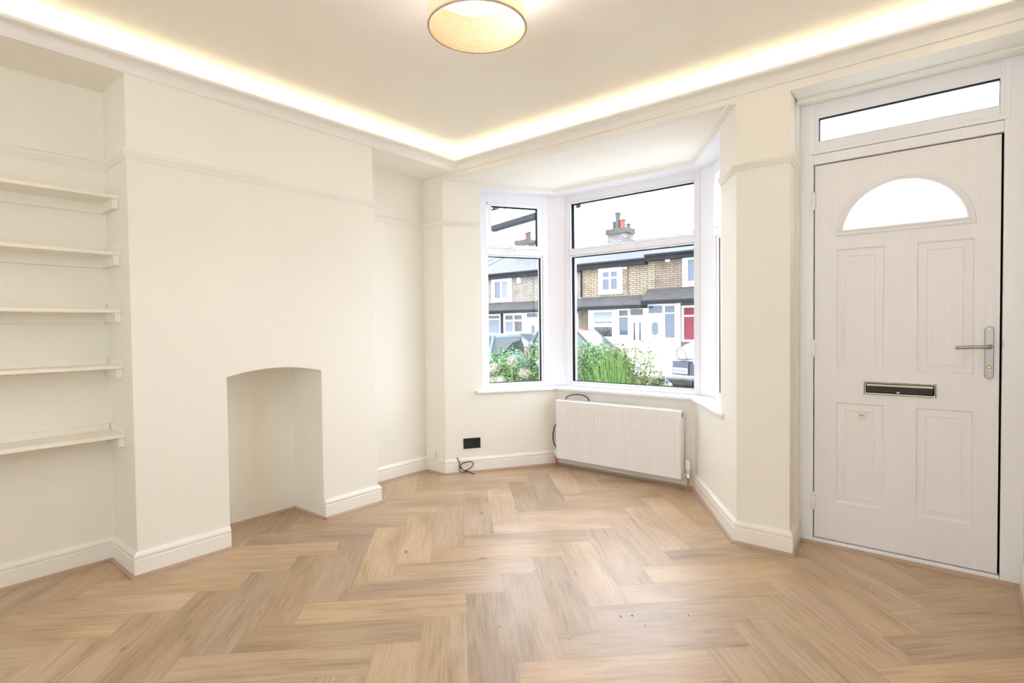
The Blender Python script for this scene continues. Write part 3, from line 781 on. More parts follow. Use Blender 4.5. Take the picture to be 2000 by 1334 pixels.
# ---- crumbs on the floor
M_CRUMB = mat('crumb_pale', (.80, .72, .60), .8); M_SPECK = mat('speck_dark', (.10, .08, .06), .8)
CR = [((-1.148, 1.724), .0042, 0, 'round pale crumb alone on the boards at the front of the room'), ((-1.416, 1.622), .0038, 0, 'pale wood chip on the grey plank left of the round crumb'),
      ((-1.788, 1.405), .003, 0, 'tiny pale crumb on the long plank below the chimney breast'), ((-.259, 3.247), .003, 0, 'tiny pale crumb beside the door threshold, nearest the hinges'), ((-.168, 3.302), .003, 0, 'tiny pale crumb touching the threshold bead at mid door'),
      ((-.073, 3.160), .0034, 0, 'tiny pale crumb right of the others before the door'), ((-.297, 2.903), .0032, 0, 'tiny pale crumb furthest out from the door on the boards'),
      ((-1.067, 1.989), .003, 1, 'dark speck left of the pair on the middle plank'), ((-1.034, 2.024), .003, 1, 'dark speck right of the pair on the middle plank'), ((-.959, 1.984), .0025, 1, 'dark speck alone right of the pair of specks'), ((-.851, 2.167), .0028, 1, 'dark speck furthest right on the middle plank')]
for (x, y), r, k, lab in CR:
    bm = nb(); sphere(bm, (x, y, r * .55), r, 1.2, .9, .6, 8, 6)
    for v in bm.verts: v.co += Vector((random.uniform(-1, 1), random.uniform(-1, 1), 0)) * r * .15
    tag(obj('crumb', bm, M_SPECK if k else M_CRUMB, smooth=60), lab, 'crumb', 'crumbs on the floor')

# ================================================================== OUTDOORS
GZ = -.55
def tex_mat(name, build, rough=.8):
    m = mat(name, (.5, .5, .5), rough); t = NT(m); tc = t.n('ShaderNodeTexCoord'); build(t, tc); return m
def b_ground(t, tc):
    n = t.n('ShaderNodeTexNoise', i_Scale=3.0, i_Detail=6.0); t.l(tc.outputs['Object'], n.inputs['Vector'])
    t.l(ramp(t, n.outputs[0], [(.3, (.33, .33, .32)), (.7, (.42, .42, .41))]), t.b.inputs['Base Color'])
M_PAVE = tex_mat('concrete_paving', b_ground)
def b_soil(t, tc):
    n = t.n('ShaderNodeTexNoise', i_Scale=14.0, i_Detail=6.0); t.l(tc.outputs['Object'], n.inputs['Vector'])
    t.l(ramp(t, n.outputs[0], [(.3, (.05, .04, .03)), (.7, (.12, .10, .07))]), t.b.inputs['Base Color'])
M_SOIL = tex_mat('garden_soil', b_soil)
def brickmat(name, c1, c2, mo):
    def b(t, tc):
        s = t.n('ShaderNodeSeparateXYZ'); t.l(tc.outputs['Object'], s.inputs[0])
        c = t.n('ShaderNodeCombineXYZ'); t.l(t.math('ADD', s.outputs[0], s.outputs[1]), c.inputs[0]); t.l(s.outputs[2], c.inputs[1])
        k = t.n('ShaderNodeTexBrick'); k.inputs['Scale'].default_value = 1.0; k.inputs['Brick Width'].default_value = .36; k.inputs['Row Height'].default_value = .098
        k.inputs['Mortar Size'].default_value = .022; k.inputs['Color1'].default_value = (*c1, 1); k.inputs['Color2'].default_value = (*c2, 1); k.inputs['Mortar'].default_value = (*mo, 1)
        t.l(c.outputs[0], k.inputs['Vector'])
        n = t.n('ShaderNodeTexNoise', i_Scale=2.5, i_Detail=5.0); t.l(tc.outputs['Object'], n.inputs['Vector'])
        t.l(mixc(t, 1.0, k.outputs['Color'], ramp(t, n.outputs[0], [(.3, (.72, .70, .68)), (.65, (1.1, 1.1, 1.1))]), 'MULTIPLY'), t.b.inputs['Base Color'])
    return tex_mat(name, b, .9)
M_STONE1 = brickmat('buff_stone', (.29, .235, .155), (.23, .185, .12), (.10, .08, .055))
M_STONE2 = brickmat('brown_stone', (.215, .165, .11), (.165, .125, .085), (.08, .062, .05))
M_STONE3 = brickmat('grey_buff_stone', (.29, .255, .195), (.235, .21, .16), (.11, .098, .08))
def slatemat(name, a, b2):
    def b(t, tc):
        n = t.n('ShaderNodeTexNoise', i_Scale=5.0, i_Detail=8.0, i_Roughness=.75); t.l(tc.outputs['Object'], n.inputs['Vector'])
        t.l(ramp(t, n.outputs[0], [(.35, a), (.65, b2)]), t.b.inputs['Base Color'])
    return tex_mat(name, b, .7)
M_SLATE = slatemat('pale_slate', (.040, .046, .056), (.076, .084, .098))
M_CANOPY = slatemat('grey_tiles', (.022, .021, .022), (.060, .056, .055))
M_FASCIA = mat('dark_fascia', (.013, .014, .018), .7, spec=.1)
M_WHITE = mat('white_frame', (.80, .80, .80), .4)
M_PANE = mat('blue_pane', (.055, .075, .11), .08)
M_PANED = mat('dark_pane', (.018, .022, .026), .08)
M_CURT = mat('net_curtain', (.15, .17, .20), .8)
M_RED = mat('red_curtain', (.15, .018, .032), .8)
M_POT1 = mat('grey_pot', (.06, .055, .055), .8); M_POT2 = mat('red_pot', (.30, .06, .045), .8); M_POT3 = mat('terracotta_pot', (.26, .12, .085), .8)
M_GWD = slatemat('sooty_stone', (.018, .017, .016), (.08, .075, .07))
M_REND = brickmat('chimney_stone', (.30, .29, .27), (.16, .15, .14), (.10, .09, .085))

bm = boxes((-60, 40, 4.5, 60, GZ - .1, GZ)); tag(struct('ground', bm, M_PAVE), 'pale paved street beyond the garden', 'ground')
bm = boxes((-8, 1.2, 4.35, 7.2, GZ, GZ + .12)); tag(struct('garden_bed', bm, M_SOIL), 'front garden bed below the bay window', 'garden bed', kind='structure')

def win(parent, name, x0, x1, z0, z1, y, fw, cols=1, split=None, pane=M_PANE, panes=None, surround=0):
    bm = nb(); ring(bm, x0, x1, z0, z1, fw, y - .09, y + .02)
    if surround: ring(bm, x0 - surround, x1 + surround, z0 - surround * .8, z1 + surround * .7, surround, y - .05, y + .02)
    xs = [x0 + fw + (x1 - x0 - 2 * fw) * k / cols for k in range(cols + 1)]
    zs = [z0 + fw] + ([split] if split else []) + [z1 - fw]
    mw = fw * .38
    for x in xs[1:-1]: box(bm, x - mw, x + mw, y - .08, y + .02, z0 + fw, z1 - fw)
    if split: box(bm, x0 + fw, x1 - fw, y - .083, y + .015, split - mw, split + mw)
    f = obj(name, bm, M_WHITE, parent); n = 0
    for i in range(cols):
        for j in range(len(zs) - 1):
            a, b = xs[i] + (mw if i else 0), xs[i + 1] - (mw if i < cols - 1 else 0); c, d_ = zs[j] + (mw if j else 0), zs[j + 1] - (mw if j < len(zs) - 2 else 0)
            pm = panes[n % len(panes)] if panes else pane
            obj('pane', boxes((a, b, y - .035, y - .02, c, d_)), pm, f); n += 1
    return f
YH = 24.0
def house(name, label, x0, x1, eave, stone, can_z, party=0):
    h = thing(name, label, 'house', ((x0 + x1) / 2, YH, GZ))
    obj('wall', boxes((x0, x1, YH, YH + 7, GZ, eave - .02)), stone, h)
    bm = nb(); extr(bm, [(YH - .30, eave), (YH + 3.5, eave + 1.53), (YH + 7.3, eave), (YH + 7.3, eave - .06), (YH + 3.5, eave + 1.45), (YH - .30, eave - .06)], 'x', x0, x1)
    obj('roof', bm, M_SLATE, h)
    obj('fascia', boxes((x0, x1, YH - .32, YH + .001, eave - .32, eave - .05)), M_FASCIA, h)
    bm = nb(); tube(bm, [(x0, YH - .37, eave - .08), (x1, YH - .37, eave - .08)], .06, 8, 1); obj('gutter', bm, M_FASCIA, h)
    zt, zb = can_z
    bm = nb(); extr(bm, [(YH, zt), (YH - .75, zb), (YH - .75, zb - .07), (YH, zb - .07)], 'x', x0, x1); obj('canopy_roof', bm, M_CANOPY, h)
    obj('canopy_fascia', boxes((x0, x1, YH - .78, YH - .02, zb - .20, zb - .06)), M_FASCIA, h)
    return h
hA = house('terraced_house', 'buff stone terraced house seen through the left bay window', -25.0, -15.05, 4.36, M_STONE3, (2.66, 2.24))
hB = house('terraced_house', 'buff stone terraced house in the middle of the centre bay window', -15.045, -11.35, 4.44, M_STONE1, (2.72, 2.27))
hC = house('terraced_house', 'browner stone terraced house at the right of the centre bay window', -11.345, -4.5, 4.58, M_STONE2, (2.95, 2.45))
yw = YH - .0
# house A
win(hA, 'upstairs_window', -21.05, -19.80, 2.80, 4.02, yw, .13, 2, None, panes=[M_PANE, M_CURT], surround=.13)
win(hA, 'ground_window', -21.75, -20.45, .75, 2.02, yw, .09, 1, 1.72, panes=[M_CURT, M_PANED])
obj('bay_post', boxes((-20.44, -20.27, YH - .12, YH, GZ, 2.05)), M_FASCIA, hA)
win(hA, 'bay_window', -20.26, -18.74, .85, 2.06, yw, .14, 2, 1.62, panes=[M_CURT, M_PANED, M_PANED, M_PANED])
f = obj('front_door', boxes((-18.70, -17.60, YH - .08, YH, GZ, 2.08)), M_WHITE, hA); f['label'] = 'white front door'
obj('pane', boxes((-18.55, -17.80, YH - .10, YH - .07, 1.78, 2.00)), M_PANED, f); obj('pane', boxes((-18.25, -18.02, YH - .10, YH - .07, .75, 1.32)), M_PANE, f)
win(hA, 'side_window', -15.95, -15.20, .70, 1.90, yw, .10, 1, None, pane=M_CURT)
obj('alarm_box', boxes((-19.19, -18.98, YH - .14, YH, 3.68, 4.02)), M_WHITE, hA, bevel=.03)
# house B
win(hB, 'upstairs_window', -13.87, -12.80, 2.92, 4.05, yw, .13, 2, 3.62, pane=M_PANE, surround=.13)
obj('brick_pier', boxes((-15.03, -14.62, YH - .12, YH, GZ, 2.12)), M_STONE2, hB)
obj('white_boarding', boxes((-14.60, -11.36, YH - .07, YH, GZ, 2.09)), M_WHITE, hB)
f = win(hB, 'bay_window', -14.30, -13.10, .62, 2.02, YH - .06, .09, 1, None, pane=M_PANED)
obj('blind', boxes((-14.20, -13.20, YH - .12, YH - .09, 1.45, 1.92)), mat('pale_blind', (.30, .32, .35), .8), f)
bm = boxes((-14.22, -13.18, YH - .155, YH - .09, 1.20, 1.40)); obj('blind_rail', bm, M_WHITE, f)
win(hB, 'side_light', -12.88, -12.25, .72, 2.08, YH - .06, .08, 1, 1.70, panes=[M_PANE, M_PANED])
f = obj('front_door', boxes((-12.22, -11.44, YH - .12, YH - .04, GZ, 1.70)), M_WHITE, hB); f['label'] = 'white front door with two slit panes'
for x in (-12.03, -11.74): obj('pane', boxes((x, x + .075, YH - .14, YH - .11, .55, 1.40)), M_PANED, f)
obj('door_top_light', boxes((-12.20, -11.58, YH - .11, YH - .06, 1.75, 2.03)), M_PANED, hB)
obj('alarm_box', boxes((-12.60, -12.40, YH - .12, YH, 4.00, 4.10)), M_WHITE, hB, bevel=.02)
bm = nb(); tube(bm, [(-15.0, YH - .06, 2.75), (-15.0, YH - .06, 4.2)], .045, 8, 1)
obj('downpipe', bm, M_FASCIA, hB)
bm = nb(); tube(bm, [(-12.37, YH - .03, 2.75), (-12.37, YH - .03, 4.1)], .012, 6, 1); obj('wall_cable', bm, M_FASCIA, hB)
# house C
obj('white_boarding', boxes((-11.34, -9.75, YH - .07, YH, GZ, 2.28)), M_WHITE, hC)
f = obj('front_door', boxes((-11.30, -10.58, YH - .12, YH - .04, GZ, 1.74)), M_WHITE, hC); f['label'] = 'white front door with an oval pane'
bm = nb(); extr(bm, [(-10.945 + .165 * math.cos(a) * (1), 1.10 + .31 * math.copysign(abs(math.sin(a)) ** .6, math.sin(a))) for a in [2 * PI * k / 24 for k in range(24)]], 'y', YH - .14, YH - .11); obj('pane', bm, M_PANE, f)
obj('door_top_light', boxes((-11.27, -10.62, YH - .11, YH - .06, 1.82, 2.15)), M_PANE, hC)
win(hC, 'side_light', -10.53, -9.90, .60, 2.22, YH - .06, .08, 1, 1.80, pane=M_PANE)
win(hC, 'bay_window', -9.68, -8.3, .50, 2.12, yw, .09, 2, 1.66, pane=M_RED)
win(hC, 'upstairs_window', -9.52, -8.2, 3.08, 4.30, yw, .13, 2, None, pane=M_PANE, surround=.14)
obj('alarm_box', boxes((-10.44, -10.22, YH - .14, YH, 4.16, 4.36)), M_WHITE, hC, bevel=.03)
obj('buff_patch', boxes((-11.345, -11.0, YH - .012, YH, 2.95, 4.27)), M_STONE1, hC)
# chimneys belong to the roofs they stand on
def chimney(parent, x0, x1, y, z0, z1, pots, cap=True):
    c = obj('chimney', boxes((x0, x1, y, y + .7, z0, z1 - .22), (x0 - .05, x1 + .05, y - .05, y + .75, z1 - .22, z1)), M_REND, parent)
    obj('chimney_cap', boxes((x0 - .08, x1 + .08, y - .08, y + .78, z1 - .26, z1 + .01)), M_GWD, c)
    for (x, zt, r, m) in pots:
        bm = nb(); lathe(bm, [(r, z1 - .01), (r * .85, z1 + (zt - z1) * .7), (r * .9, zt - .08), (r * 1.1, zt - .07), (r * 1.1, zt)], 14, Matrix.Translation((x, y + .35, 0))); obj('chimney_pot', bm, m, c, smooth=50)
chimney(hB, -14.95, -13.75, 26.6, 5.2, 6.52, [(-14.72, 7.0, .10, M_POT1), (-14.50, 7.46, .15, M_POT1), (-14.20, 7.06, .15, M_POT2), (-13.86, 6.78, .11, M_POT1)])
chimney(hA, -21.75, -20.75, 27.0, 5.2, 6.72, [(-21.20, 7.22, .12, M_POT3), (-20.95, 7.24, .12, M_POT1)])
bm = boxes((-10.3, -8.9, 27.0, 27.5, 5.6, 6.18)); obj('chimney', bm, M_POT1, hC)
bm = nb(); tube(bm, [(-14.0, 26.95, 6.5), (-14.0, 26.95, 8.1)], .012, 6, 1); tube(bm, [(-14.3, 26.95, 8.05), (-13.75, 26.95, 8.05)], .01, 6, 1)
for x in (-14.25, -14.1, -13.95, -13.8): tube(bm, [(x, 26.85, 7.95), (x, 27.05, 8.15)], .008, 6, 1)
tag(obj('roof_aerial', bm, mat('aerial_grey', (.3, .3, .3), .5)), 'thin television aerial above the middle chimney', 'aerial')
bm = nb(); tube(bm, [(-24, 22.5, 3.4), (-20.6, 23.2, 4.8), (-17, 24.2, 6.2)], .012, 6, 4); tube(bm, [(-24, 22.5, 3.9), (-19.5, 23.4, 5.4), (-17, 24, 6.1)], .012, 6, 4)
tag(obj('overhead_cable', bm, M_FASCIA), 'pair of thin overhead cables crossing the left roof', 'cable')

# ---- neighbour's gutter seen in the small top light
gt = thing('eaves_gutter', 'dark grey eaves gutter sloping across the small left top light', 'gutter', (-3.9, 4.86, 2.42))
a = Vector((-4.45, 5.024, 0)); b = Vector((-2.95, 4.575, 0)); d_ = (b - a).normalized(); n_ = Vector((-d_.y, d_.x, 0))
bm = nb(); prism(bm, [tuple((a).xy), tuple(b.xy), tuple((b + n_ * .10).xy), tuple((a + n_ * .10).xy)], 2.392, 2.452); obj('trough', bm, mat('gutter_grey', (.016, .018, .024), .7, spec=.1), gt, bevel=.008)
bm = nb(); prism(bm, [tuple((a - d_ * .012).xy), tuple((a + d_ * .004).xy), tuple((a + d_ * .004 + n_ * .10).xy), tuple((a - d_ * .012 + n_ * .10).xy)], 2.388, 2.456); obj('end_cap', bm, M_BLACK, gt)
bm = nb(); tube(bm, [(-2.95, 4.575, 2.42), (-2.74, 4.12, 2.45)], .012, 6, 1); obj('bracket', bm, M_FASCIA, gt)
bm = nb()
tube(bm, [(-4.62, 4.98, 2.58), (-4.45, 4.94, 2.60), (-4.30, 4.90, 2.612), (-4.15, 4.86, 2.645)], .010, 6, 4); tube(bm, [(-4.62, 4.98, 2.63), (-4.42, 4.93, 2.625), (-4.22, 4.88, 2.60), (-4.12, 4.85, 2.64)], .010, 6, 4)
tube(bm, [(-4.62, 4.98, 2.58), (-4.56, 5.05, 2.50), (-4.445, 5.07, 2.450)], .010, 6, 3)
tag(obj('twisted_cable', bm, M_FASCIA, smooth=60), 'twisted dark service cable in the top corner of the small left top light', 'cable')

# ---- cars
def car(name, label, loc, yaw, paintm, glassm, L=4.1, Wd=1.72, roofz=1.48, belt=.92, hood=.95, estate=False, nose=1.15, pm=None):
    t = thing(name, label, 'car', loc)
    Mx = Matrix.Translation(loc) @ Matrix.Rotation(yaw, 4, 'Z')
    hl = L / 2; w = Wd / 2; rx1 = hl - nose
    def loft(secs, cap=True):
        bm = nb(); rings = []
        for s in secs: rings.append([bm.verts.new(Mx @ Vector(q)) for q in s])
        for r0, r1 in zip(rings, rings[1:]):
            n = len(r0)
            for k in range(n): bm.faces.new((r0[k], r0[(k + 1) % n], r1[(k + 1) % n], r1[k]))
        bm.faces.new(rings[0][::-1]); bm.faces.new(rings[-1]); return bm
    def sec(x, zb, zt, ww):
        return [(x, -ww * .92, zb), (x, -ww, zb + .14), (x, -ww, zt - .22), (x, -ww * .95, zt - .05), (x, -ww * .80, zt), (x, 0, zt + .02), (x, ww * .80, zt), (x, ww * .95, zt - .05), (x, ww, zt - .22), (x, ww, zb + .14), (x, ww * .92, zb)]
    S = [(-hl, .36, .72, w * .80), (-hl + .06, .26, .84, w * .90), (-hl + .35, .2, belt + .02, w), (-.4, .18, belt, w), (rx1 - .3, .18, belt, w), (rx1 + .1, .2, hood, w), (max(hl - .55, rx1 + .2), .2, hood - .06, w * .98), (hl - .22, .22, hood - .16, w * .92), (hl - .06, .24, .66, w * .82), (hl, .30, .52, w * .72)]
    body = obj('body', loft([sec(*s) for s in S]), paintm, t, smooth=40)
    def cs(x, z0, z1, w0, w1): return [(x, -w0, z0), (x, -w1, z1), (x, w1, z1), (x, w0, z0)]
    rx0 = -hl + (.12 if estate else .42); rx1 = hl - nose
    cab = [(rx0, belt - .06, belt - .02, w * .9, w * .88), (rx0 + (.12 if estate else .45), belt - .06, roofz - .08, w * .93, w * .76), (-.2, belt - .06, roofz - .02, w * .93, w * .76), (rx1 - .80, belt - .06, roofz - .06, w * .93, w * .75), (rx1, belt - .06, hood - .03, w * .9, w * .86)]
    obj('windows', loft([cs(*c) for c in cab]), glassm, t, smooth=30)
    rf = [[(x, -w1 * 1.01, z - .05), (x, -w1 * .92, z + .012), (x, 0, z + .035), (x, w1 * .92, z + .012), (x, w1 * 1.01, z - .05)] for x, z, w1 in ((rx0 + (.08 if estate else .36), roofz - .16 if not estate else roofz - .10, w * .78), (rx0 + (.2 if estate else .62), roofz - .06, w * .77), (-.2, roofz - .01, w * .77), (rx1 - .85, roofz - .06, w * .76))]
    obj('roof', loft(rf), paintm, t, smooth=50)
    for sy in (-1, 1):
        for A_, B_, r_ in (((rx1, sy * w * .87, hood - .03), (rx1 - .82, sy * w * .755, roofz - .06), .035), ((-.15, sy * w * .935, belt - .02), (-.2, sy * w * .765, roofz - .05), .035), ((rx0 + .25, sy * w * .93, belt - .02), (rx0 + (.2 if estate else .55), sy * w * .765, roofz - .08), .05)):
            bm = nb(); tube(bm, [Mx @ Vector(A_), Mx @ Vector(B_)], r_, 6, 1); obj('pillar', bm, pm or paintm, t)
    for sx in (hl - .82, -hl + .78):
        for sy in (-1, 1):
            bm = nb(); lathe(bm, [(.18, -.09), (.29, -.10), (.31, -.07), (.31, .07), (.29, .10), (.18, .09)], 20, Mx @ Matrix.Translation((sx, sy * (w - .09), .31)) @ Matrix.Rotation(PI / 2, 4, 'X'))
            wh = obj('wheel', bm, M_BLKPL, t, smooth=40)
    for sy in (-1, 1):
        bm = nb(); sphere(bm, Mx @ Vector((rx1 - .2, sy * (w + .07), belt + .05)), .10, .6, 1, .75, 10, 8); obj('mirror', bm, paintm, t, smooth=180)
    return t, Mx
M_CARBLUE = mat('car_pale_blue', (.09, .15, .18), .25); M_CARRED = mat('car_red', (.26, .035, .045), .25); M_CARWHITE = mat('car_white', (.62, .63, .64), .25)
M_CARGL = mat('car_glass', (.02, .03, .032), .05); M_CARGL2 = mat('car_glass_pale', (.05, .07, .07), .1)
car('parked_car', 'pale blue car parked across the street, seen through the left bay window', (-13.35, 14.0, GZ), PI, M_CARBLUE, M_CARGL, L=3.9, roofz=1.58, estate=True)
car('parked_car', 'white car parked behind the pale blue car', (-14.6, 18.6, GZ), 0, M_CARWHITE, M_CARGL2, L=4.0, roofz=1.55)
car('parked_car', 'red car parked across the street behind the garden shrubs', (-10.8, 16.6, GZ), 0, M_CARRED, M_CARGL2, L=4.0, roofz=1.70, belt=.96, hood=.98, nose=.60, pm=M_CARGL)
wc, Mw = car('parked_car', 'white car nearest the window with its headlight and number plate showing', (-3.70, 13.8, GZ), -PI / 2 - .30, M_CARWHITE, M_CARGL, L=4.2, Wd=1.85, roofz=1.72, belt=1.30, hood=1.42)
# its face: headlight, bonnet line, plate, grille
hl_ = 2.1
def wpt(x, y, z): return Mw @ Vector((x, y, z))
M_LENS = mat('headlight_lens', (.55, .60, .64), .1); M_LINE = mat('dark_trim', (.02, .025, .03), .4)
for sy in (1, -1):
    bm = nb()
    pts_ = [(hl_ - .02, sy * .36, 1.02), (hl_ - .06, sy * .48, 1.17), (hl_ - .12, sy * .62, 1.25), (hl_ - .26, sy * .82, 1.22), (hl_ - .22, sy * .82, 1.06), (hl_ - .10, sy * .6, 1.00)]
    vs = [bm.verts.new(wpt(x + .05, y, z)) for x, y, z in pts_]; vb = [bm.verts.new(wpt(x - .06, y, z)) for x, y, z in pts_]
    bm.faces.new(vs); bm.faces.new(vb[::-1])
    for k in range(6): bm.faces.new((vs[k], vs[(k + 1) % 6], vb[(k + 1) % 6], vb[k]))
    hlt = obj('headlight', bm, M_LENS, wc)
    bm = nb(); tube(bm, [wpt(x + .055, y, z) for x, y, z in pts_ + pts_[:1]], .012, 6, 3); obj('headlight_rim', bm, M_LINE, hlt)
bm = nb(); tube(bm, [wpt(hl_ - .16, -.84, .98), wpt(hl_ + .03, -.5, 1.0), wpt(hl_ + .06, 0, 1.02), wpt(hl_ + .03, .5, 1.0), wpt(hl_ - .16, .84, .98)], .012, 6, 4); obj('bumper_line', bm, M_LINE, wc)
def wbox(x0, x1, y0, y1, z0, z1): return boxes((x0, x1, y0, y1, z0, z1), M=Mw)
obj('grille', wbox(hl_ - .10, hl_ + .03, -.30, .30, .64, .90), M_LINE, wc)
pt = obj('number_plate', wbox(hl_ - .20, hl_ + .045, -.74, -.36, .68, .80), M_WHITE, wc)
obj('plate_surround', wbox(hl_ - .25, hl_ + .035, -.77, -.33, .64, .95), mat('plate_navy', (.03, .035, .055), .4), wc)
bm = nb()
for k in range(5): box(bm, hl_ + .045, hl_ + .048, -.71 + k * .07, -.68 + k * .07, .715, .765, Mw)
obj('plate_marks', bm, M_LINE, pt)

# ---- low garden wall
def b_gw(t, tc):
    n = t.n('ShaderNodeTexNoise', i_Scale=9.0, i_Detail=6.0); t.l(tc.outputs['Object'], n.inputs['Vector'])
    t.l(ramp(t, n.outputs[0], [(.35, (.03, .028, .025)), (.7, (.10, .09, .075))]), t.b.inputs['Base Color'])
M_GW = tex_mat('weathered_stone', b_gw)
gw = thing('garden_wall', 'dark weathered stone garden wall at the bottom right of the centre window', 'garden wall', (-2.7, 6.5, GZ))
obj('wall_body', boxes((-3.35, -1.2, 6.5, 6.72, GZ, .46)), M_GW, gw)
for k in range(5):
    x = -3.36 + k * .44
    obj('coping_stone', boxes((x, x + .43, 6.46, 6.76, .46, .545 + .006 * (k % 2))), M_GW, gw, bevel=.02)
fs = obj('flagstone', boxes((-4.0, -3.36, 6.15, 6.6, GZ + .12, .44)), M_PAVE, bevel=.02)
tag(fs, 'pale stone block behind the grasses at the left end of the garden wall', 'stone block')

# ---- plants
def leafmat(name, cols):
    m = mat(name, cols[0], .5); t = NT(m); g = t.n('ShaderNodeObjectInfo')
    tc = t.n('ShaderNodeTexCoord'); n = t.n('ShaderNodeTexNoise', i_Scale=22.0, i_Detail=2.0); t.l(tc.outputs['Object'], n.inputs['Vector'])
    t.l(ramp(t, n.outputs[0], [(.3, cols[0]), (.5, cols[1]), (.7, cols[2])]), t.b.inputs['Base Color']); return m
M_LEAF1 = leafmat('hydrangea_leaf', [(.028, .07, .022), (.075, .165, .040), (.155, .255, .07)])
M_LEAF2 = leafmat('shrub_leaf', [(.030, .08, .025), (.085, .18, .05), (.17, .27, .085)])
M_LEAF3 = leafmat('twig_leaf', [(.09, .13, .03), (.15, .20, .05), (.22, .24, .08)])
M_GRASS = leafmat('grass_blade', [(.06, .16, .03), (.12, .25, .045), (.20, .32, .08)])
M_STEM = mat('twig_bark', (.07, .045, .03), .8); M_STEMG = mat('green_stem', (.14, .20, .07), .7)
M_FLOW = leafmat('cream_petals', [(.17, .18, .09), (.25, .235, .16), (.32, .275, .23)])
def leaf(bm, c, s, asp=.5):
    d = Vector((random.uniform(-1, 1), random.uniform(-1, 1), random.uniform(-.6, .8))).normalized(); w = d.orthogonal().normalized()
    w.rotate(Matrix.Rotation(random.uniform(0, 2 * PI), 3, d)); u = d.cross(w)
    p = [c, c + d * s * .45 + w * s * asp * .5 + u * s * .06, c + d * s, c + d * s * .45 - w * s * asp * .5 + u * s * .06]
    v = [bm.verts.new(q) for q in p]; m = bm.verts.new(c + d * s * .45 - u * s * .05)
    bm.faces.new((v[0], v[1], m)); bm.faces.new((v[1], v[2], m)); bm.faces.new((v[2], v[3], m)); bm.faces.new((v[3], v[0], m))
def cloud(blobs, n, s, asp=.55):
    bm = nb()
    for k in range(n):
        c, r = random.choice(blobs)
        d = Vector((random.gauss(0, 1), random.gauss(0, 1), random.gauss(0, 1))).normalized() * random.uniform(.55, 1.02)
        leaf(bm, Vector((c[0] + d.x * r[0], c[1] + d.y * r[1], c[2] + d.z * r[2])), s * random.uniform(.7, 1.25), asp)
    return bm
hy = thing('hydrangea_bush', 'green hydrangea bush with cream flower heads outside the left bay window', 'bush', (-4.6, 5.7, GZ + .12))
obj('foliage', cloud([((-4.62, 5.55, .47), (.50, .42, .46)), ((-4.20, 5.85, .66), (.36, .34, .40)), ((-5.0, 5.9, .42), (.42, .4, .36)), ((-4.35, 5.45, .25), (.5, .4, .45))], 7500, .058), M_LEAF1, hy)['kind'] = 'stuff'
bm = nb()
for k in range(16): tube(bm, [(-4.55 + random.uniform(-.1, .1), 5.7 + random.uniform(-.1, .1), GZ + .1), (-4.55 + random.uniform(-.5, .5), 5.65 + random.uniform(-.35, .35), .45)], .010, 5, 1)
obj('stem', bm, M_STEMG, hy)
HEADS = [(-4.47, 5.08, .70, .075), (-4.66, 5.10, .57, .06), (-4.34, 5.06, .55, .07), (-4.53, 5.02, .40, .06), (-4.22, 5.08, .36, .055), (-4.16, 5.3, .62, .08), (-4.28, 5.2, .78, .07), (-4.85, 5.3, .62, .06), (-4.08, 5.25, .44, .06), (-4.40, 5.05, .30, .05), (-4.02, 5.45, .76, .055), (-4.58, 5.06, .78, .05), (-4.24, 5.12, .50, .06), (-4.72, 5.12, .40, .055), (-4.44, 5.04, .55, .055)]
for (x, y, z, r) in HEADS:
    r *= 1.15
    bm = nb()
    for k in range(260):
        d = Vector((random.gauss(0, 1), random.gauss(0, 1), random.gauss(.3, 1))).normalized()
        leaf(bm, Vector((x, y, z)) + Vector((d.x, d.y, d.z * .8)) * r * .80, r * .26, .95)
    sphere(bm, (x, y, z), r * .76, 1, 1, .85, 10, 8)
    obj('flower_head', bm, M_FLOW, hy)
    bm = nb(); tube(bm, [(x, y, z - r * .5), (x - .02, y + .05, z - .3)], .006, 5, 1); obj('flower_stalk', bm, M_STEMG, hy)
sb = thing('leafy_shrub', 'dense green shrub at the left of the centre window', 'shrub', (-3.5, 5.75, GZ + .12))
obj('foliage', cloud([((-3.60, 5.75, .56), (.30, .28, .47)), ((-3.36, 5.8, .56), (.28, .28, .42)), ((-3.14, 5.85, .50), (.22, .24, .44)), ((-3.72, 5.85, .35), (.26, .26, .45)), ((-3.25, 5.85, .30), (.28, .24, .36)), ((-3.45, 5.95, .62), (.40, .16, .36))], 17000, .042), M_LEAF2, sb)['kind'] = 'stuff'
bm = nb()
for k in range(10): tube(bm, [(-3.52, 5.78, GZ + .1), (-3.52 + random.uniform(-.25, .25), 5.78 + random.uniform(-.2, .2), .5)], .008, 5, 1)
obj('stem', bm, M_STEM, sb)
gr = thing('ornamental_grass', 'bright green clump of ornamental grass between the shrubs', 'grass clump', (-3.18, 5.65, GZ + .12))
bm = nb()
for k in range(1300):
    a = random.uniform(0, 2 * PI); l_ = random.uniform(.90, 1.46); sp = random.uniform(.03, .46)
    b0 = Vector((-3.14 + random.uniform(-.16, .16), 5.66 + random.uniform(-.08, .08), GZ + .1))
    dx, dy = math.cos(a), math.sin(a); pts_ = []
    for s_ in range(5):
        q = s_ / 4; pts_.append(b0 + Vector((dx * sp * q ** 1.7, dy * sp * q ** 1.7, l_ * q * (1 - .22 * sp * q))))
    wv = Vector((-dy, dx, 0)) * .008; pr = None
    for s_, p_ in enumerate(pts_):
        k_ = 1 - s_ / 4.3; cur = (bm.verts.new(p_ + wv * k_), bm.verts.new(p_ - wv * k_))
        if pr: bm.faces.new((pr[0], pr[1], cur[1], cur[0]))
        pr = cur
obj('blades', bm, M_GRASS, gr)['kind'] = 'stuff'
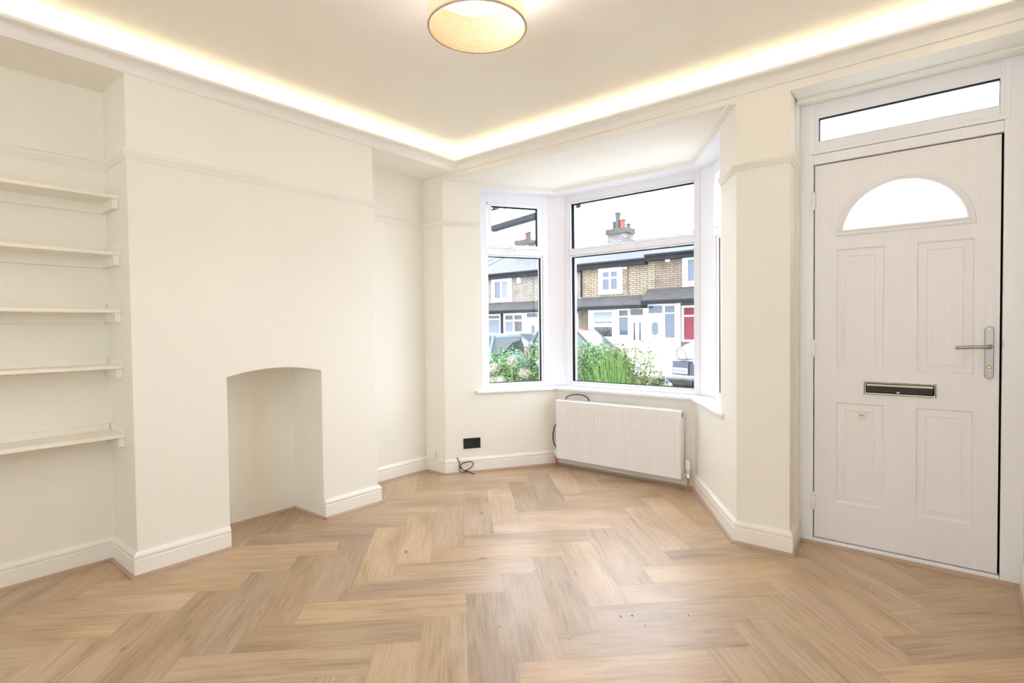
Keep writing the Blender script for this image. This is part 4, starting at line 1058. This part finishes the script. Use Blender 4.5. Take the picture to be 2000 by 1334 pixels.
tw = thing('twiggy_shrub', 'open twiggy shrub with sparse yellow green leaves in front of the parked cars', 'shrub', (-2.95, 5.75, GZ + .12))
bm = nb(); lf = nb(); base = Vector((-2.93, 5.75, GZ + .1))
tips = [(-3.30, 5.9, .94), (-3.18, 5.8, 1.00), (-3.06, 5.8, 1.02), (-3.00, 5.7, .96), (-2.90, 5.8, .98), (-2.80, 5.75, .88), (-2.70, 5.8, .80), (-2.62, 5.85, .68), (-3.22, 5.7, .80), (-2.55, 5.8, .58), (-2.66, 5.7, .95)]
for tp in tips:
    tp = Vector(tp); mid = base.lerp(tp, .5) + Vector((random.uniform(-.04, .04), random.uniform(-.04, .04), .05))
    tube(bm, [base, mid, tp], .009, 5, 5, taper=.003)
    for k in range(130):
        q = random.uniform(.45, 1.0); c = base.lerp(tp, q) + Vector((random.gauss(0, .035), random.gauss(0, .035), random.gauss(0, .04))); leaf(lf, c, random.uniform(.03, .058), .55)
    for k in range(3):
        q = random.uniform(.5, .95); c = base.lerp(tp, q); tube(bm, [c, c + Vector((random.uniform(-.12, .12), random.uniform(-.1, .1), random.uniform(.03, .14)))], .003, 4, 1)
obj('twigs', bm, M_STEM, tw); obj('leaves', lf, M_LEAF3, tw)['kind'] = 'stuff'
bm = nb(); M_BLUEP = mat('blue_sheet', (.20, .27, .36), .4)
gx = []
for i in range(7):
    gx.append([bm.verts.new((-2.70 + .02 * i + random.uniform(-.012, .012), 6.15 + random.uniform(-.03, .03), GZ + .121 + j * .205 - .004 * i * j)) for j in range(6)])
for i in range(6):
    for j in range(5): bm.faces.new((gx[i][j], gx[i + 1][j], gx[i + 1][j + 1], gx[i][j + 1]))
ps = obj('plastic_sheet', bm, M_BLUEP, smooth=60); so_ = ps.modifiers.new('s', 'SOLIDIFY'); so_.thickness = .003
tag(ps, 'crumpled pale blue plastic sheet among the twigs by the garden wall', 'plastic sheet')
hd = thing('street_hedge', 'low yellow green bush in front of the houses behind the red car', 'bush', (-14.2, 22.2, GZ))
obj('foliage', cloud([((-14.6, 22.2, .35), (.9, .5, .75)), ((-13.8, 22.2, .15), (.6, .5, .7))], 900, .16), M_LEAF3, hd)['kind'] = 'stuff'

# ================================================================== LIGHT, CAMERA
w = bpy.data.worlds.new('sky'); bpy.context.scene.world = w; w.use_nodes = True
bg = w.node_tree.nodes['Background']; bg.inputs[0].default_value = (.87, .935, 1.06, 1); bg.inputs[1].default_value = SKY_L

f_px, yaw, pitch, roll = 1061.3, math.radians(39.3784), math.radians(1.4159), math.radians(-.6222)
r = Vector((math.cos(yaw), math.sin(yaw), 0)); fw0 = Vector((-math.sin(yaw), math.cos(yaw), 0)); up0 = Vector((0, 0, 1))
fw = fw0 * math.cos(pitch) - up0 * math.sin(pitch); up = up0 * math.cos(pitch) + fw0 * math.sin(pitch)
r2 = r * math.cos(roll) + up * math.sin(roll); u2 = up * math.cos(roll) - r * math.sin(roll)
cam = bpy.data.cameras.new('camera'); co = bpy.data.objects.new('camera', cam); C.objects.link(co)
cam.sensor_width = 36; cam.lens = f_px / 2000 * 36; cam.clip_start = .02; cam.clip_end = 200
co.matrix_world = Matrix(((r2.x, u2.x, -fw.x, 0), (r2.y, u2.y, -fw.y, 0), (r2.z, u2.z, -fw.z, H), (0, 0, 0, 1)))
sc = bpy.context.scene; sc.camera = co
sc.view_settings.view_transform = 'Standard'; sc.view_settings.look = 'None'; sc.view_settings.exposure = 0.12; sc.view_settings.gamma = 1
sc.view_settings.use_curve_mapping = False
sc.cycles.max_bounces = 12; sc.cycles.diffuse_bounces = 8; sc.cycles.transparent_max_bounces = 16; sc.cycles.sample_clamp_indirect = 8
